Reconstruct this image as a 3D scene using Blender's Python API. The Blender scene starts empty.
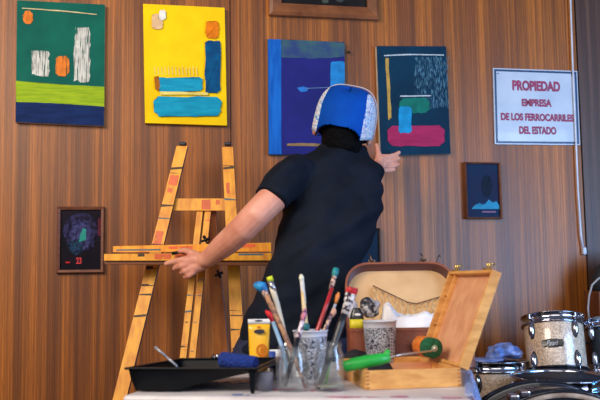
import bpy, bmesh, math, random
from math import sin, cos, pi, radians as R
from mathutils import Vector as V, Matrix as M, noise as NZ
random.seed(7)
C = bpy.context.scene.collection
F = 833.0
PITCH, ROLL, YAW = R(5.55), R(-0.87), R(10.98)   # YAW: the wall recedes to the right
EYE = 0.994
TZ = 0.75                                        # table top height

# ------------------------------------------------------------------ survey helpers
def raydir(px, py):
    x = (px-300)/F; z = -(py-200)/F
    x, z = x*cos(ROLL)-z*sin(ROLL), x*sin(ROLL)+z*cos(ROLL)
    return V((x, cos(PITCH)-z*sin(PITCH), sin(PITCH)+z*cos(PITCH)))
def U(px, py, d):
    r = raydir(px, py); return V((0, 0, EYE)) + r*(d/r.y)
def T(px, py, h=0.0):
    """point seen at px,py on the horizontal plane h above the table top"""
    r = raydir(px, py); return V((0, 0, EYE)) + r*((TZ+h-EYE)/r.z)
WU = V((cos(YAW), sin(YAW), 0)); WN = V((sin(YAW), -cos(YAW), 0)); WD = 3.45
def wpt(s, z, off=0.0): return WU*s + V((0, 0, z)) - WN*(WD-off)
def wuv(px, py, off=0.0):
    r = raydir(px, py); t = (WD-off)/(-(r.dot(WN))); q = r*t
    return q.dot(WU), q.z+EYE
def WP(px, py, off=0.0):
    s, z = wuv(px, py, off); return wpt(s, z, off)

# ------------------------------------------------------------------ materials
def lin(c):
    return tuple(((v/255)/12.92 if v/255 <= .04045 else ((v/255+.055)/1.055)**2.4) for v in c) + (1,)
def mat(name, rgb, rough=.6, metal=0, rgb2=None, scale=20, stretch=(1, 1, 1), detail=4, bump=0, spec=.5,
        trans=0, alpha=1, dry=0, dscale=(60, 60, 8), coat=0, ramp=(.35, .65), bscale=None, voro=False, emit=0, sss=0):
    m = bpy.data.materials.new(name); m.use_nodes = True
    nt = m.node_tree; b = nt.nodes['Principled BSDF']; L = nt.links.new
    b.inputs['Base Color'].default_value = lin(rgb); b.inputs['Roughness'].default_value = rough
    b.inputs['Metallic'].default_value = metal; b.inputs['Specular IOR Level'].default_value = spec
    b.inputs['Transmission Weight'].default_value = trans; b.inputs['Alpha'].default_value = alpha
    b.inputs['Coat Weight'].default_value = coat
    if sss: b.inputs['Subsurface Weight'].default_value = sss; b.inputs['Subsurface Scale'].default_value = .01
    if trans: b.inputs['IOR'].default_value = 1.3
    tc = nt.nodes.new('ShaderNodeTexCoord'); mp = nt.nodes.new('ShaderNodeMapping')
    mp.inputs['Scale'].default_value = stretch; L(tc.outputs['Object'], mp.inputs['Vector'])
    n = nt.nodes.new('ShaderNodeTexVoronoi' if voro else 'ShaderNodeTexNoise'); n.inputs['Scale'].default_value = scale
    if not voro: n.inputs['Detail'].default_value = detail
    L(mp.outputs[0], n.inputs['Vector'])
    fac = n.outputs['Color'] if voro else n.outputs[0]
    rp = nt.nodes.new('ShaderNodeValToRGB'); L(fac, rp.inputs[0])
    rp.color_ramp.elements[0].position = ramp[0]; rp.color_ramp.elements[1].position = ramp[1]
    c2 = rgb2 if rgb2 is not None else tuple(max(0, v*.9) for v in rgb)
    rp.color_ramp.elements[0].color = lin(c2); rp.color_ramp.elements[1].color = lin(rgb)
    L(rp.outputs[0], b.inputs['Base Color'])
    if bump:
        n2 = nt.nodes.new('ShaderNodeTexNoise'); n2.inputs['Scale'].default_value = bscale or scale; n2.inputs['Detail'].default_value = 3
        L(mp.outputs[0], n2.inputs['Vector'])
        bp = nt.nodes.new('ShaderNodeBump'); bp.inputs['Strength'].default_value = bump; bp.inputs['Distance'].default_value = .01
        L(n2.outputs[0], bp.inputs['Height']); L(bp.outputs[0], b.inputs['Normal'])
    if dry:
        m2 = nt.nodes.new('ShaderNodeMapping'); m2.inputs['Scale'].default_value = dscale; L(tc.outputs['Object'], m2.inputs['Vector'])
        n3 = nt.nodes.new('ShaderNodeTexNoise'); n3.inputs['Scale'].default_value = 1; n3.inputs['Detail'].default_value = 3
        L(m2.outputs[0], n3.inputs['Vector'])
        r3 = nt.nodes.new('ShaderNodeValToRGB'); L(n3.outputs[0], r3.inputs[0])
        r3.color_ramp.elements[0].position = dry-.05; r3.color_ramp.elements[1].position = dry+.05
        L(r3.outputs[0], b.inputs['Alpha'])
    return m

def wood_wall(name, a, b_, c_, dark=1.0):
    m = bpy.data.materials.new(name); m.use_nodes = True
    nt = m.node_tree; b = nt.nodes['Principled BSDF']; L = nt.links.new
    tc = nt.nodes.new('ShaderNodeTexCoord')
    def nz(sc, s, d, dist=0):
        mp = nt.nodes.new('ShaderNodeMapping'); mp.inputs['Scale'].default_value = sc; L(tc.outputs['Object'], mp.inputs['Vector'])
        n = nt.nodes.new('ShaderNodeTexNoise'); n.inputs['Scale'].default_value = s; n.inputs['Detail'].default_value = d
        n.inputs['Distortion'].default_value = dist; L(mp.outputs[0], n.inputs['Vector']); return n.outputs[0]
    def mixc(f, x, y, bl='MIX'):
        k = nt.nodes.new('ShaderNodeMix'); k.data_type = 'RGBA'; k.blend_type = bl
        if hasattr(f, 'links'): L(f, k.inputs[0])
        else: k.inputs[0].default_value = f
        for v, i in ((x, 6), (y, 7)):
            if isinstance(v, tuple): k.inputs[i].default_value = v
            else: L(v, k.inputs[i])
        return k.outputs[2]
    def ramp(f, p0, p1, c0=(0, 0, 0, 1), c1=(1, 1, 1, 1)):
        r = nt.nodes.new('ShaderNodeValToRGB'); L(f, r.inputs[0])
        r.color_ramp.elements[0].position = p0; r.color_ramp.elements[1].position = p1
        r.color_ramp.elements[0].color = c0; r.color_ramp.elements[1].color = c1; return r.outputs[0]
    broad = ramp(nz((16, 16, .3), 1, 4, .3), .4, .6)
    strip = ramp(nz((48, 48, .5), 1, 3, .1), .4, .58)
    fine = ramp(nz((330, 330, 1.2), 1, 4, .1), .42, .6)
    speck = ramp(nz((420, 420, 14), 1, 2), .52, .68)
    base = mixc(broad, lin(a), lin(b_))
    base = mixc(strip, mixc(.42, base, lin(c_)), base)
    base = mixc(fine, mixc(.5, base, lin(c_)), base)
    base = mixc(speck, base, mixc(.35, base, lin(c_)))
    L(base, b.inputs['Base Color'])
    b.inputs['Roughness'].default_value = .43; b.inputs['Specular IOR Level'].default_value = .45
    bp = nt.nodes.new('ShaderNodeBump'); bp.inputs['Strength'].default_value = .12; bp.inputs['Distance'].default_value = .002
    L(fine, bp.inputs['Height']); L(bp.outputs[0], b.inputs['Normal'])
    return m

# ------------------------------------------------------------------ mesh helpers
def quad(bm, a, b, c, d, mi=0):
    f = bm.faces.new([bm.verts.new(p) for p in (a, b, c, d)]); f.material_index = mi; return f
def hexa(bm, p, mi=0):
    """p: 4 front corners (TL,TR,BR,BL) then 4 back corners"""
    v = [bm.verts.new(q) for q in p]
    for i in ((0, 3, 2, 1), (4, 5, 6, 7), (0, 1, 5, 4), (1, 2, 6, 5), (2, 3, 7, 6), (3, 0, 4, 7)):
        bm.faces.new([v[k] for k in i]).material_index = mi
def box(bm, c, size, rot=None, mi=0, bev=0):
    m = M.Translation(V(c)) @ (rot.to_4x4() if rot else M.Identity(4)) @ M.Diagonal((size[0], size[1], size[2], 1))
    r = bmesh.ops.create_cube(bm, size=1, matrix=m)
    fs = set(f for v in r['verts'] for f in v.link_faces)
    for f in fs: f.material_index = mi
    if bev:
        es = list(set(e for f in fs for e in f.edges))
        rr = bmesh.ops.bevel(bm, geom=es, offset=bev, segments=2, affect='EDGES', profile=.5)
        for f in rr['faces']: f.material_index = mi
def beam(bm, a, b, w, t, up=V((0, 0, 1)), mi=0, bev=.002):
    """rectangular bar from a to b; w along side direction, t along the other"""
    a = V(a); b = V(b); z = (b-a).normalized(); x = up.cross(z)
    if x.length < 1e-4: x = V((1, 0, 0))
    x.normalize(); y = z.cross(x)
    rot = M((x, y, z)).transposed()
    box(bm, (a+b)/2, (w, t, (b-a).length), rot, mi, bev)
def ring_frame(z):
    z = z.normalized(); h = V((0, 0, 1)) if abs(z.z) < .9 else V((1, 0, 0))
    x = h.cross(z).normalized(); return x, z.cross(x)
def tube(bm, pts, rad, seg=12, mi=0, cap=True, flat=1.0, upv=None):
    pts = [V(p) for p in pts]
    if not hasattr(rad, '__len__'): rad = [rad]*len(pts)
    rings = []; x = None
    for i, p in enumerate(pts):
        t = (pts[min(i+1, len(pts)-1)]-pts[max(i-1, 0)]).normalized()
        if x is None:
            x, y = ring_frame(t)
            if upv is not None: x = (upv - t*upv.dot(t)).normalized()
        x = (x-t*x.dot(t)).normalized(); y = t.cross(x)
        rings.append([bm.verts.new(p+(x*cos(2*pi*k/seg)+y*sin(2*pi*k/seg)*flat)*rad[i]) for k in range(seg)])
    for a, b in zip(rings, rings[1:]):
        for k in range(seg):
            f = bm.faces.new((a[k], a[(k+1) % seg], b[(k+1) % seg], b[k])); f.material_index = mi; f.smooth = True
    if cap:
        bm.faces.new(rings[0][::-1]).material_index = mi; bm.faces.new(rings[-1]).material_index = mi
def lathe(bm, prof, c, axis=V((0, 0, 1)), seg=32, mi=0, closed=False):
    """prof: list of (radius, height[, mi])"""
    axis = V(axis).normalized(); x, y = ring_frame(axis); c = V(c); rings = []
    for q in prof:
        r, h = q[0], q[1]
        rings.append([bm.verts.new(c+axis*h+(x*cos(2*pi*k/seg)+y*sin(2*pi*k/seg))*max(r, 1e-5)) for k in range(seg)])
    for i, (a, b) in enumerate(zip(rings, rings[1:])):
        for k in range(seg):
            f = bm.faces.new((a[k], a[(k+1) % seg], b[(k+1) % seg], b[k])); f.smooth = True
            f.material_index = prof[i+1][2] if len(prof[i+1]) > 2 else mi
def ball(bm, c, r, mi=0, sub=2, sc=(1, 1, 1), rot=None):
    m = M.Translation(V(c)) @ (rot.to_4x4() if rot else M.Identity(4)) @ M.Diagonal((sc[0], sc[1], sc[2], 1))
    rr = bmesh.ops.create_icosphere(bm, subdivisions=sub, radius=r, matrix=m)
    for v in rr['verts']:
        for f in v.link_faces: f.material_index = mi; f.smooth = True
def obj(name, bm, mats, parent=None, smooth=False, wn=False):
    me = bpy.data.meshes.new(name)
    if isinstance(bm, bmesh.types.BMesh):
        bmesh.ops.recalc_face_normals(bm, faces=bm.faces[:]); bm.to_mesh(me); bm.free()
    else: me = bm
    o = bpy.data.objects.new(name, me); C.objects.link(o)
    for m in (mats if isinstance(mats, (list, tuple)) else [mats]): me.materials.append(m)
    if smooth:
        for p in me.polygons: p.use_smooth = True
    if parent: put(o, parent)
    return o
def put(o, parent):
    o.parent = parent
    w = parent.matrix_basis.copy(); p = parent
    while p.parent:
        p = p.parent; w = p.matrix_basis @ w if False else w
    o.matrix_parent_inverse = wm(parent).inverted()
def wm(o):
    if o.parent is None: return o.matrix_basis.copy()
    return wm(o.parent) @ o.matrix_parent_inverse @ o.matrix_basis
def tag(o, label=None, cat=None, group=None, kind=None):
    if label: o['label'] = label
    if cat: o['category'] = cat
    if group: o['group'] = group
    if kind: o['kind'] = kind
    return o
def thing(name, loc, label, cat, group=None):
    o = bpy.data.objects.new(name, None); C.objects.link(o); o.empty_display_size = .05
    o.location = loc; return tag(o, label, cat, group)
def B(): return bmesh.new()
def struct(name, bm, mats):
    o = obj(name, bm, mats); o['kind'] = 'structure'; return o
def remesh(bm, voxel, smooth_it=4, fac=.5):
    me = bpy.data.meshes.new('tmp'); bmesh.ops.recalc_face_normals(bm, faces=bm.faces[:]); bm.to_mesh(me); bm.free()
    o = bpy.data.objects.new('tmp', me); C.objects.link(o)
    r = o.modifiers.new('r', 'REMESH'); r.mode = 'VOXEL'; r.voxel_size = voxel; r.use_smooth_shade = True
    s = o.modifiers.new('s', 'SMOOTH'); s.iterations = smooth_it; s.factor = fac
    dg = bpy.context.evaluated_depsgraph_get(); dg.update()
    out = bpy.data.meshes.new_from_object(o.evaluated_get(dg))
    bpy.data.objects.remove(o); return out
def push(me, fn):
    ns = [v.normal.copy() for v in me.vertices]
    cs = [v.co.copy() for v in me.vertices]
    flat = []
    for c, n in zip(cs, ns): flat.extend(c+n*fn(c))
    me.vertices.foreach_set('co', flat); me.update()
def capsules(bm, ch, seg=16):
    """ch: list of (point, radius)"""
    for (a, ra), (b, rb) in zip(ch, ch[1:]):
        a = V(a); b = V(b); n = 3
        tube(bm, [a.lerp(b, k/n) for k in range(n+1)], [ra+(rb-ra)*k/n for k in range(n+1)], seg)
    for p, r in ch: ball(bm, p, r, sub=3)
def loft(bm, rings, seg=32, mi=0, e=2.3, cap=True):
    """rings: (center, halfwidth vec x, halfdepth vec y)"""
    rs = []
    for c, hx, hy in rings:
        row = []
        for k in range(seg):
            a = 2*pi*k/seg; ca, sa = cos(a), sin(a)
            X = abs(ca)**(2/e)*(1 if ca >= 0 else -1); Y = abs(sa)**(2/e)*(1 if sa >= 0 else -1)
            row.append(bm.verts.new(V(c)+V(hx)*X+V(hy)*Y))
        rs.append(row)
    for a, b in zip(rs, rs[1:]):
        for k in range(seg):
            f = bm.faces.new((a[k], a[(k+1) % seg], b[(k+1) % seg], b[k])); f.material_index = mi; f.smooth = True
    if cap:
        bm.faces.new(rs[0][::-1]).material_index = mi; bm.faces.new(rs[-1]).material_index = mi

# ------------------------------------------------------------------ the setting
M_WALL = wood_wall('veneer', (192, 110, 30), (142, 78, 26), (64, 33, 15))
M_WALLR = wood_wall('veneer_grey', (104, 74, 60), (84, 58, 46), (50, 34, 30))
M_JOINT = mat('joint_dark', (38, 24, 18), .8)
M_FLOOR = mat('floor_boards', (92, 70, 54), .5, rgb2=(62, 46, 36), scale=3, stretch=(1, 8, 1))
sJ1, _ = wuv(231, 150); sJ2, _ = wuv(583.5, 180)
H = 2.7
def wall_slab(name, s0, s1, off, m, z0=0, z1=H):
    bm = B(); hexa(bm, [wpt(s0, z1, off), wpt(s1, z1, off), wpt(s1, z0, off), wpt(s0, z0, off),
                        wpt(s0, z1, -.06), wpt(s1, z1, -.06), wpt(s1, z0, -.06), wpt(s0, z0, -.06)])
    return struct(name, bm, m)
wall_slab('wall_left', -4.0, sJ1-.002, 0, M_WALL)
wall_slab('wall_back', sJ1+.002, sJ2-.006, 0, M_WALL)
wall_slab('wall_right', sJ2+.004, 4.2, -.004, M_WALLR)
wall_slab('trim_1', sJ1-.002, sJ1+.002, -.01, M_JOINT)
wall_slab('trim_2', sJ2-.006, sJ2+.004, -.012, M_JOINT)
wall_slab('baseboard_back', -4.0, 4.2, .012, M_JOINT, 0, .09)
bm = B()
hexa(bm, [V((-5, -1.2, 0)), V((5.5, -1.2, 0)), V((5.5, 4.6, 0)), V((-5, 4.6, 0)), V((-5, -1.2, -.05)), V((5.5, -1.2, -.05)), V((5.5, 4.6, -.05)), V((-5, 4.6, -.05))])
struct('floor', bm, M_FLOOR)

# ------------------------------------------------------------------ paintings
PM = {}
def pm(key, rgb, **k):
    if key not in PM:
        kk = dict(rough=.7, spec=.12, scale=30, rgb2=tuple(v*.86 for v in rgb), bump=.15, bscale=90); kk.update(k)
        PM[key] = mat('paint_'+key, rgb, **kk)
    return PM[key]
def ragged(poly, amp, n=7):
    out = []
    for i, a in enumerate(poly):
        b = poly[(i+1) % len(poly)]
        for k in range(n):
            t = k/n; out.append((a[0]+(b[0]-a[0])*t+random.uniform(-amp, amp), a[1]+(b[1]-a[1])*t+random.uniform(-amp, amp)))
    return out
def rect(x0, y0, x1, y1, sk=0): return [(x0, y0), (x1, y0+sk), (x1, y1+sk), (x0, y1)]
def rrect(x0, y0, x1, y1, r=2):
    return [(x0+r, y0), (x1-r, y0), (x1, y0+r), (x1, y1-r), (x1-r, y1), (x0+r, y1), (x0, y1-r), (x0, y0+r)]
def flat_poly(bm, poly, off, mi):
    vs = [bm.verts.new(WP(x, y, off)) for x, y in poly]
    f = bm.faces.new(vs); f.material_index = mi
    bmesh.ops.triangulate(bm, faces=[f], ngon_method='EAR_CLIP')
def painting(name, label, q, base, side, strokes, depth=.024, group='abstract canvases on the wood panelled wall'):
    bm = B(); f = [WP(x, y, depth) for x, y in q]; ss = [wuv(x, y, depth) for x, y in q]
    bk = [wpt(s, z, .002) for s, z in ss]
    hexa(bm, f+bk, 1)
    quad(bm, *[p+WN*.0006 for p in f], 0)
    mats = [base, side]
    for i, st in enumerate(strokes):
        poly, m, amp = st[:3]
        if m not in mats: mats.append(m)
        flat_poly(bm, ragged(poly, amp, st[3] if len(st) > 3 else 6) if amp else poly, depth+.0012+.0004*i, mats.index(m))
    o = obj(name, bm, mats); tag(o, label, 'painting', group); return o
side_cream = mat('canvas_side', (205, 190, 168), .8)
side_blue = mat('canvas_side_blue', (60, 110, 160), .8)
CHALK = dict(dry=.5, dscale=(140, 140, 12))
chalk = pm('chalk', (214, 212, 200), dry=.44, dscale=(260, 260, 12))
chalk_b = pm('chalk_blue', (84, 128, 150), dry=.56, dscale=(320, 320, 40))
orange = pm('orange', (232, 128, 48), dry=.36, dscale=(150, 150, 14)); cream = pm('cream', (222, 200, 150))
painting('abstract_painting', 'green canvas with lime and navy bands, grey scribbles and orange dabs, at the far left', [(17, .3), (105, 4.6), (104, 126), (15.5, 122)],
    pm('green', (14, 98, 80), rgb2=(10, 84, 72), scale=8), side_cream,
    [([(16, 81), (40, 83.5), (104.6, 87), (104.2, 107), (70, 104), (16, 102)], pm('lime', (158, 182, 34), rgb2=(132, 160, 30), scale=14, stretch=(1, 1, 8)), .35),
     ([(15.9, 102), (50, 103), (104.2, 106.5), (104, 125.8), (15.6, 121.8)], pm('navy', (22, 44, 92), rgb2=(14, 34, 74), scale=12, stretch=(1, 1, 6)), .25),
     (rect(32.5, 51, 49, 75, 1), chalk, 1.2, 8), (rect(74.5, 27, 89.5, 81, 1), chalk, 1.2, 10),
     (rrect(56, 56, 69, 76, 3), orange, .5), (rrect(23, 11, 33, 24, 3), orange, .5),
     ([(22, 7.6), (60, 10.2), (97, 14), (97, 14.9), (60, 11.2), (22, 8.6)], cream, .15)])
yel = pm('yellow', (250, 208, 14), rgb2=(240, 196, 10), scale=10)
cy = pm('cyan', (28, 160, 190), rgb2=(20, 138, 172), scale=12, stretch=(1, 1, 5)); dryblue = pm('deepblue', (4, 84, 128), rgb2=(6, 66, 108))
pl = pm('palecream', (246, 222, 120))
scr = []
for k in range(13):
    x = 154+k*3.5; scr.append(([(x, 67+random.uniform(-1, 1)), (x+.9, 67), (x+1.6, 75), (x+.7, 75)], pl, 0))
painting('abstract_painting', 'bright yellow canvas with two cyan bars, a dark blue upright and an orange dab', [(143, 3.8), (224.6, 7.8), (227, 125.5), (145, 123)], yel, mat('canvas_side_yellow', (205, 165, 40), .8),
    scr+[(rrect(152, 14, 163, 29, 2), pm('blush', (232, 190, 140), dry=.35, dscale=(120, 120, 30)), .6), (rrect(159, 10, 166, 20, 2), pm('paint_white', (240, 236, 220)), .4),
     (rrect(206, 21.5, 218.5, 38, 2), pm('orange2', (240, 128, 22)), .8), (rrect(205, 40.5, 220.5, 93, 2.5), dryblue, .9),
     (rrect(158, 77, 202.5, 91.5, 3), cy, 1), ([(154, 77), (158, 76), (160, 83), (159.5, 91), (156, 90), (155, 84)], pm('rust', (176, 104, 30)), .5),
     ([(160, 91.5), (208, 92.5), (208, 95), (160, 94.5)], pl, .3), (rrect(154, 96.5, 221, 116, 5), cy, .9)])
painting('abstract_painting', 'indigo canvas with bright blue left edge band, just behind the blue cap', [(268, 39), (344.3, 42.2), (345.5, 154), (269, 154.5)],
    pm('indigo', (38, 38, 116), rgb2=(30, 34, 98), scale=6), side_blue,
    [([(268.2, 39.1), (281, 39.5), (281.6, 154.2), (269.1, 154.3)], pm('brightblue', (24, 104, 190), rgb2=(16, 84, 166), scale=9, stretch=(6, 6, 1)), .2),
     ([(281, 39.7), (344.2, 42.4), (344.5, 57), (315, 58.5), (281.3, 57)], pm('moss', (62, 98, 98), rgb2=(48, 66, 112), scale=14), .6),
     (rrect(330.5, 61.5, 344.5, 101, 1.5), pm('skyblue', (36, 130, 196)), .5),
     ([(297, 88), (303, 86.5), (309, 88), (307, 91.5), (301, 92), (299, 90)], pm('brightblue2', (48, 120, 200)), .3),
     ([(305, 88), (330, 87), (330, 87.7), (305, 88.8)], pm('greyblue', (92, 118, 160)), .1),
     ([(287, 143.6), (305, 143), (330, 144.5), (330, 146.6), (305, 146), (287, 146)], pm('ochre', (150, 118, 80)), .25)])
whl = pm('whiteline', (190, 200, 205))
painting('abstract_painting', 'dark teal canvas with crimson bar and cyan block, held by the raised hand', [(376.4, 46), (446, 46.3), (450.6, 153.8), (380.6, 156)],
    pm('teal', (10, 52, 76), rgb2=(8, 42, 64), scale=7), side_cream,
    [(rect(415, 57, 448, 108), chalk_b, .8), ([(384, 55), (410, 53.8), (444, 54.6), (444, 55.6), (410, 55), (384, 56.2)], whl, .15),
     ([(385, 58), (388.5, 58), (391.5, 118), (388.5, 120)], pm('gold', (190, 152, 74), dry=.32, dscale=(140, 140, 12)), .35),
     (rrect(399.5, 98, 429.5, 113, 4), pm('emerald', (22, 112, 98)), .5), ([(400, 95.6), (431, 95.2), (431, 96.3), (400, 96.8)], whl, .15),
     (rrect(387.6, 125.5, 444.5, 146, 5), pm('crimson', (168, 44, 88), rgb2=(148, 36, 78), scale=10, stretch=(1, 1, 5)), .6),
     (rrect(398.6, 106.5, 411.6, 133, 2), pm('cyan2', (28, 146, 200)), .4)])

def framed(name, label, q, fw, frame_m, art_m, strokes, fd=.022, group='small framed pictures on the wood wall', cat='picture', bev=.0):
    f = thing(name, WP(q[3][0], q[3][1], 0), label, cat, group)
    s0 = sum(wuv(*q[i], fd)[0] for i in (0, 3))/2; s1 = sum(wuv(*q[i], fd)[0] for i in (1, 2))/2
    z1 = sum(wuv(*q[i], fd)[1] for i in (0, 1))/2; z0 = sum(wuv(*q[i], fd)[1] for i in (2, 3))/2
    bm = B()
    out = [(s0, z1), (s1, z1), (s1, z0), (s0, z0)]; mid = [(s0+fw*.25, z1-fw*.25), (s1-fw*.25, z1-fw*.25), (s1-fw*.25, z0+fw*.25), (s0+fw*.25, z0+fw*.25)]
    inn = [(s0+fw, z1-fw), (s1-fw, z1-fw), (s1-fw, z0+fw), (s0+fw, z0+fw)]
    loops = [[bm.verts.new(wpt(s, z, o)) for s, z in L] for L, o in ((out, .001), (out, fd*.75), (mid, fd), (inn, fd*.8), (inn, fd*.3))]
    for a, b in zip(loops, loops[1:]):
        for k in range(4): bm.faces.new((a[k], a[(k+1) % 4], b[(k+1) % 4], b[k]))
    obj('frame', bm, frame_m, f)
    bm = B(); hexa(bm, [wpt(s, z, fd*.45) for s, z in inn]+[wpt(s, z, .001) for s, z in inn])
    mats = [art_m]
    for i, (poly, m, amp) in enumerate(strokes):
        if m not in mats: mats.append(m)
        flat_poly(bm, ragged(poly, amp) if amp else poly, fd*.45+.0008+.0003*i, mats.index(m))
    obj('picture_panel', bm, mats, f)
    return f
frame_w = mat('frame_walnut', (128, 78, 54), .45, rgb2=(100, 58, 40), scale=25, stretch=(1, 1, 6))
frame_b = mat('frame_brown', (140, 84, 46), .32, rgb2=(110, 62, 32), scale=14, stretch=(1, 1, 1), spec=.6)
def blob_poly(cx, cy, rx, ry, n=14): return [(cx+rx*cos(2*pi*k/n), cy+ry*sin(2*pi*k/n)) for k in range(n)]
dk = mat('art_dark', (26, 18, 30), .5, spec=.08, rgb2=(14, 12, 22), scale=12)
framed('framed_picture', 'small walnut framed dark picture with bluish cloud and teal mark, left of the easel', [(56, 206), (104.3, 206.6), (104, 272.6), (57, 273.4)], .013, frame_w, dk,
    [(blob_poly(81, 232, 17, 19), mat('art_haze', (54, 52, 92), .5, spec=.08, rgb2=(30, 24, 44), scale=60), 2.2), (blob_poly(81, 235, 11, 15), mat('art_haze2', (70, 72, 122), .5, spec=.08, rgb2=(34, 34, 66), scale=80), 1.8),
     (rrect(69, 240, 82, 254, 4), mat('art_haze3', (34, 66, 96), .5, spec=.08, rgb2=(26, 30, 52), scale=80), 1.5),
     ([(83, 228), (86, 229), (86, 240), (79, 242), (80, 235)], mat('art_tealmark', (52, 158, 146), .5, spec=.08), .4),
     (rrect(98, 218, 102, 236, 1), mat('art_maroon', (92, 34, 48), .5, spec=.08), .3),
     (rrect(65.5, 261.6, 70, 263.2, .5), mat('art_red', (196, 40, 48), .5, spec=.08), .2)])
framed('framed_picture', 'small framed navy picture of a pale blue mountain, below the sign', [(466, 161.6), (502, 162.4), (502, 218.4), (466.5, 219)], .007, frame_w, mat('art_navy', (16, 40, 68), .5, spec=.08, rgb2=(28, 32, 60), scale=14),
    [([(471.5, 209), (475, 205), (480, 203), (484, 205), (489, 199.5), (493, 203), (496, 201), (500, 206.5), (500, 209)], mat('art_mount', (48, 140, 176), .5, spec=.08), .2),
     (blob_poly(487, 186, 5, 11), mat('art_shade', (14, 26, 44), .5, spec=.08), .6), (rrect(482, 211, 496, 212.6, .4), mat('art_pinkline', (140, 100, 130), .5, spec=.08), .1)], fd=.03)
framed('framed_picture', 'large brown wooden frame with dark picture, cut by the top of view', [(269.4, -62), (379, -54), (378.6, 19.6), (269.6, 13)], .052, frame_b, mat('art_black', (34, 32, 32), .5, spec=.08, rgb2=(20, 18, 20), scale=10),
    [(rrect(322, -20, 328, 3, 1), mat('art_olive', (74, 82, 70), .5, spec=.08), .5), (rrect(336, -25, 344, 2, 2), mat('art_grey', (62, 66, 66), .5, spec=.08), .6), (rrect(300, -30, 312, -4, 2), mat('art_grey2', (54, 48, 44), .5, spec=.08), .6)], fd=.035)
framed('framed_picture', 'dark navy framed picture half hidden behind the black T-shirt', [(334, 227.6), (381, 228.6), (381.4, 291), (335, 291)], .006, mat('frame_dark', (60, 38, 34), .5), mat('art_deep', (14, 38, 60), .5, spec=.08, rgb2=(18, 30, 50), scale=6), [])
# red numerals inside the small left picture
def text_mesh(body, p00, s_dir, up, width, height, offn, extr=.0004, bold=.0, shear=0):
    cu = bpy.data.curves.new('txt', 'FONT'); cu.body = body; cu.size = 1; cu.extrude = 0; cu.offset = bold; cu.shear = shear
    o = bpy.data.objects.new('txt', cu); C.objects.link(o)
    dg = bpy.context.evaluated_depsgraph_get(); dg.update()
    me = bpy.data.meshes.new_from_object(o.evaluated_get(dg)); bpy.data.objects.remove(o)
    xs = [v.co.x for v in me.vertices]; ys = [v.co.y for v in me.vertices]
    x0, x1, y0, y1 = min(xs), max(xs), min(ys), max(ys)
    for v in me.vertices:
        v.co = V(p00)+s_dir*((v.co.x-x0)/(x1-x0)*width)+up*((v.co.y-y0)/(y1-y0)*height)+offn
    return me
Z = V((0, 0, 1))
def wall_text(body, x0, y0, x1, y1, off, m, parent, bold=.015, name='lettering'):
    a = wuv(x0, y1, off); b = wuv(x1, (y0+y1)/2, off); c = wuv(x0, y0, off)
    me = text_mesh(body, wpt(a[0], a[1], off), WU, Z, b[0]-a[0], c[1]-a[1], WN*.0002, bold=bold)
    return obj(name, me, m, parent)
lp = [o for o in C.objects if o.type == 'EMPTY'][0]
wall_text('23', 76, 257.5, 81.5, 264, .0125, mat('numerals_red', (220, 36, 46), .5), lp, .03, 'numerals')

# sign
sg = thing('property_sign', WP(495, 144, 0), 'white enamel sign with navy border reading PROPIEDAD EMPRESA DE LOS FERROCARRILES DEL ESTADO', 'sign')
M_SIGNW = mat('enamel_white', (186, 196, 208), .4, rgb2=(170, 182, 198), scale=8, coat=.3); M_SIGNB = mat('enamel_navy', (26, 58, 96), .35)
q = [(493, 68), (577.2, 71), (580.2, 145), (495, 144.2)]
bm = B(); fr = [wuv(*p, .008) for p in q]
hexa(bm, [wpt(s, z, .008) for s, z in fr]+[wpt(s, z, .001) for s, z in fr])
def inset(L, dd):
    (a, b, c, d_) = L
    return [(a[0]+dd, a[1]-dd), (b[0]-dd, b[1]-dd), (c[0]-dd, c[1]+dd), (d_[0]+dd, d_[1]+dd)]
i1, i2 = inset(fr, .005), inset(fr, .014)
o1 = [bm.verts.new(wpt(s, z, .0088)) for s, z in i1]; o2 = [bm.verts.new(wpt(s, z, .0088)) for s, z in i2]
for k in range(4): bm.faces.new((o1[k], o1[(k+1) % 4], o2[(k+1) % 4], o2[k])).material_index = 1
obj('plate', bm, [M_SIGNW, M_SIGNB], sg)
M_RED = mat('lettering_maroon', (150, 42, 84), .5)
wall_text('PROPIEDAD', 512.5, 80, 560, 90.4, .0095, M_RED, sg, .05)
wall_text('EMPRESA', 522, 98.6, 551.6, 106.2, .0095, M_RED, sg, .05)
wall_text('DE LOS FERROCARRILES', 501, 112.6, 573.6, 120.2, .0095, M_RED, sg, .05)
wall_text('DEL ESTADO', 519.4, 126, 556.2, 134, .0095, M_RED, sg, .05)
M_CHROME = mat('chrome', (200, 205, 212), .18, 1); M_BLACKM = mat('black_metal', (22, 22, 26), .35, .3)
for x, y in ((498, 73.5), (572, 75), (497.5, 140)):
    bm = B(); ball(bm, WP(x, y, .009), .003, sub=2); obj('screw', bm, M_BLACKM, sg)
bm = B(); tube(bm, [WP(349, 52, 0), WP(349, 52, .018)], .0035, 10); ball(bm, WP(349, 52, .018), .006, sub=2)
tag(obj('wall_peg', bm, M_BLACKM), 'tiny black peg in the wall just right of the indigo canvas', 'peg')
# white cable down the joint
M_CABLE = mat('cable_white', (205, 212, 228), .4)
cb = thing('hanging_cable', WP(583, 258, .01), 'thin white cable hanging down past the sign beside the panel joint', 'cable')
bm = B(); tube(bm, [WP(x, y, .016) for x, y in ((568, -40), (570.5, 0), (572.5, 60), (575.5, 130), (578, 190), (581, 235), (583, 247))], .0042, 8); obj('cord', bm, M_CABLE, cb)
bm = B(); box(bm, WP(584, 251, .014), (.016, .02, .032), M.Rotation(YAW, 3, 'Z'), bev=.003); obj('plug', bm, M_CABLE, cb)
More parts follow.
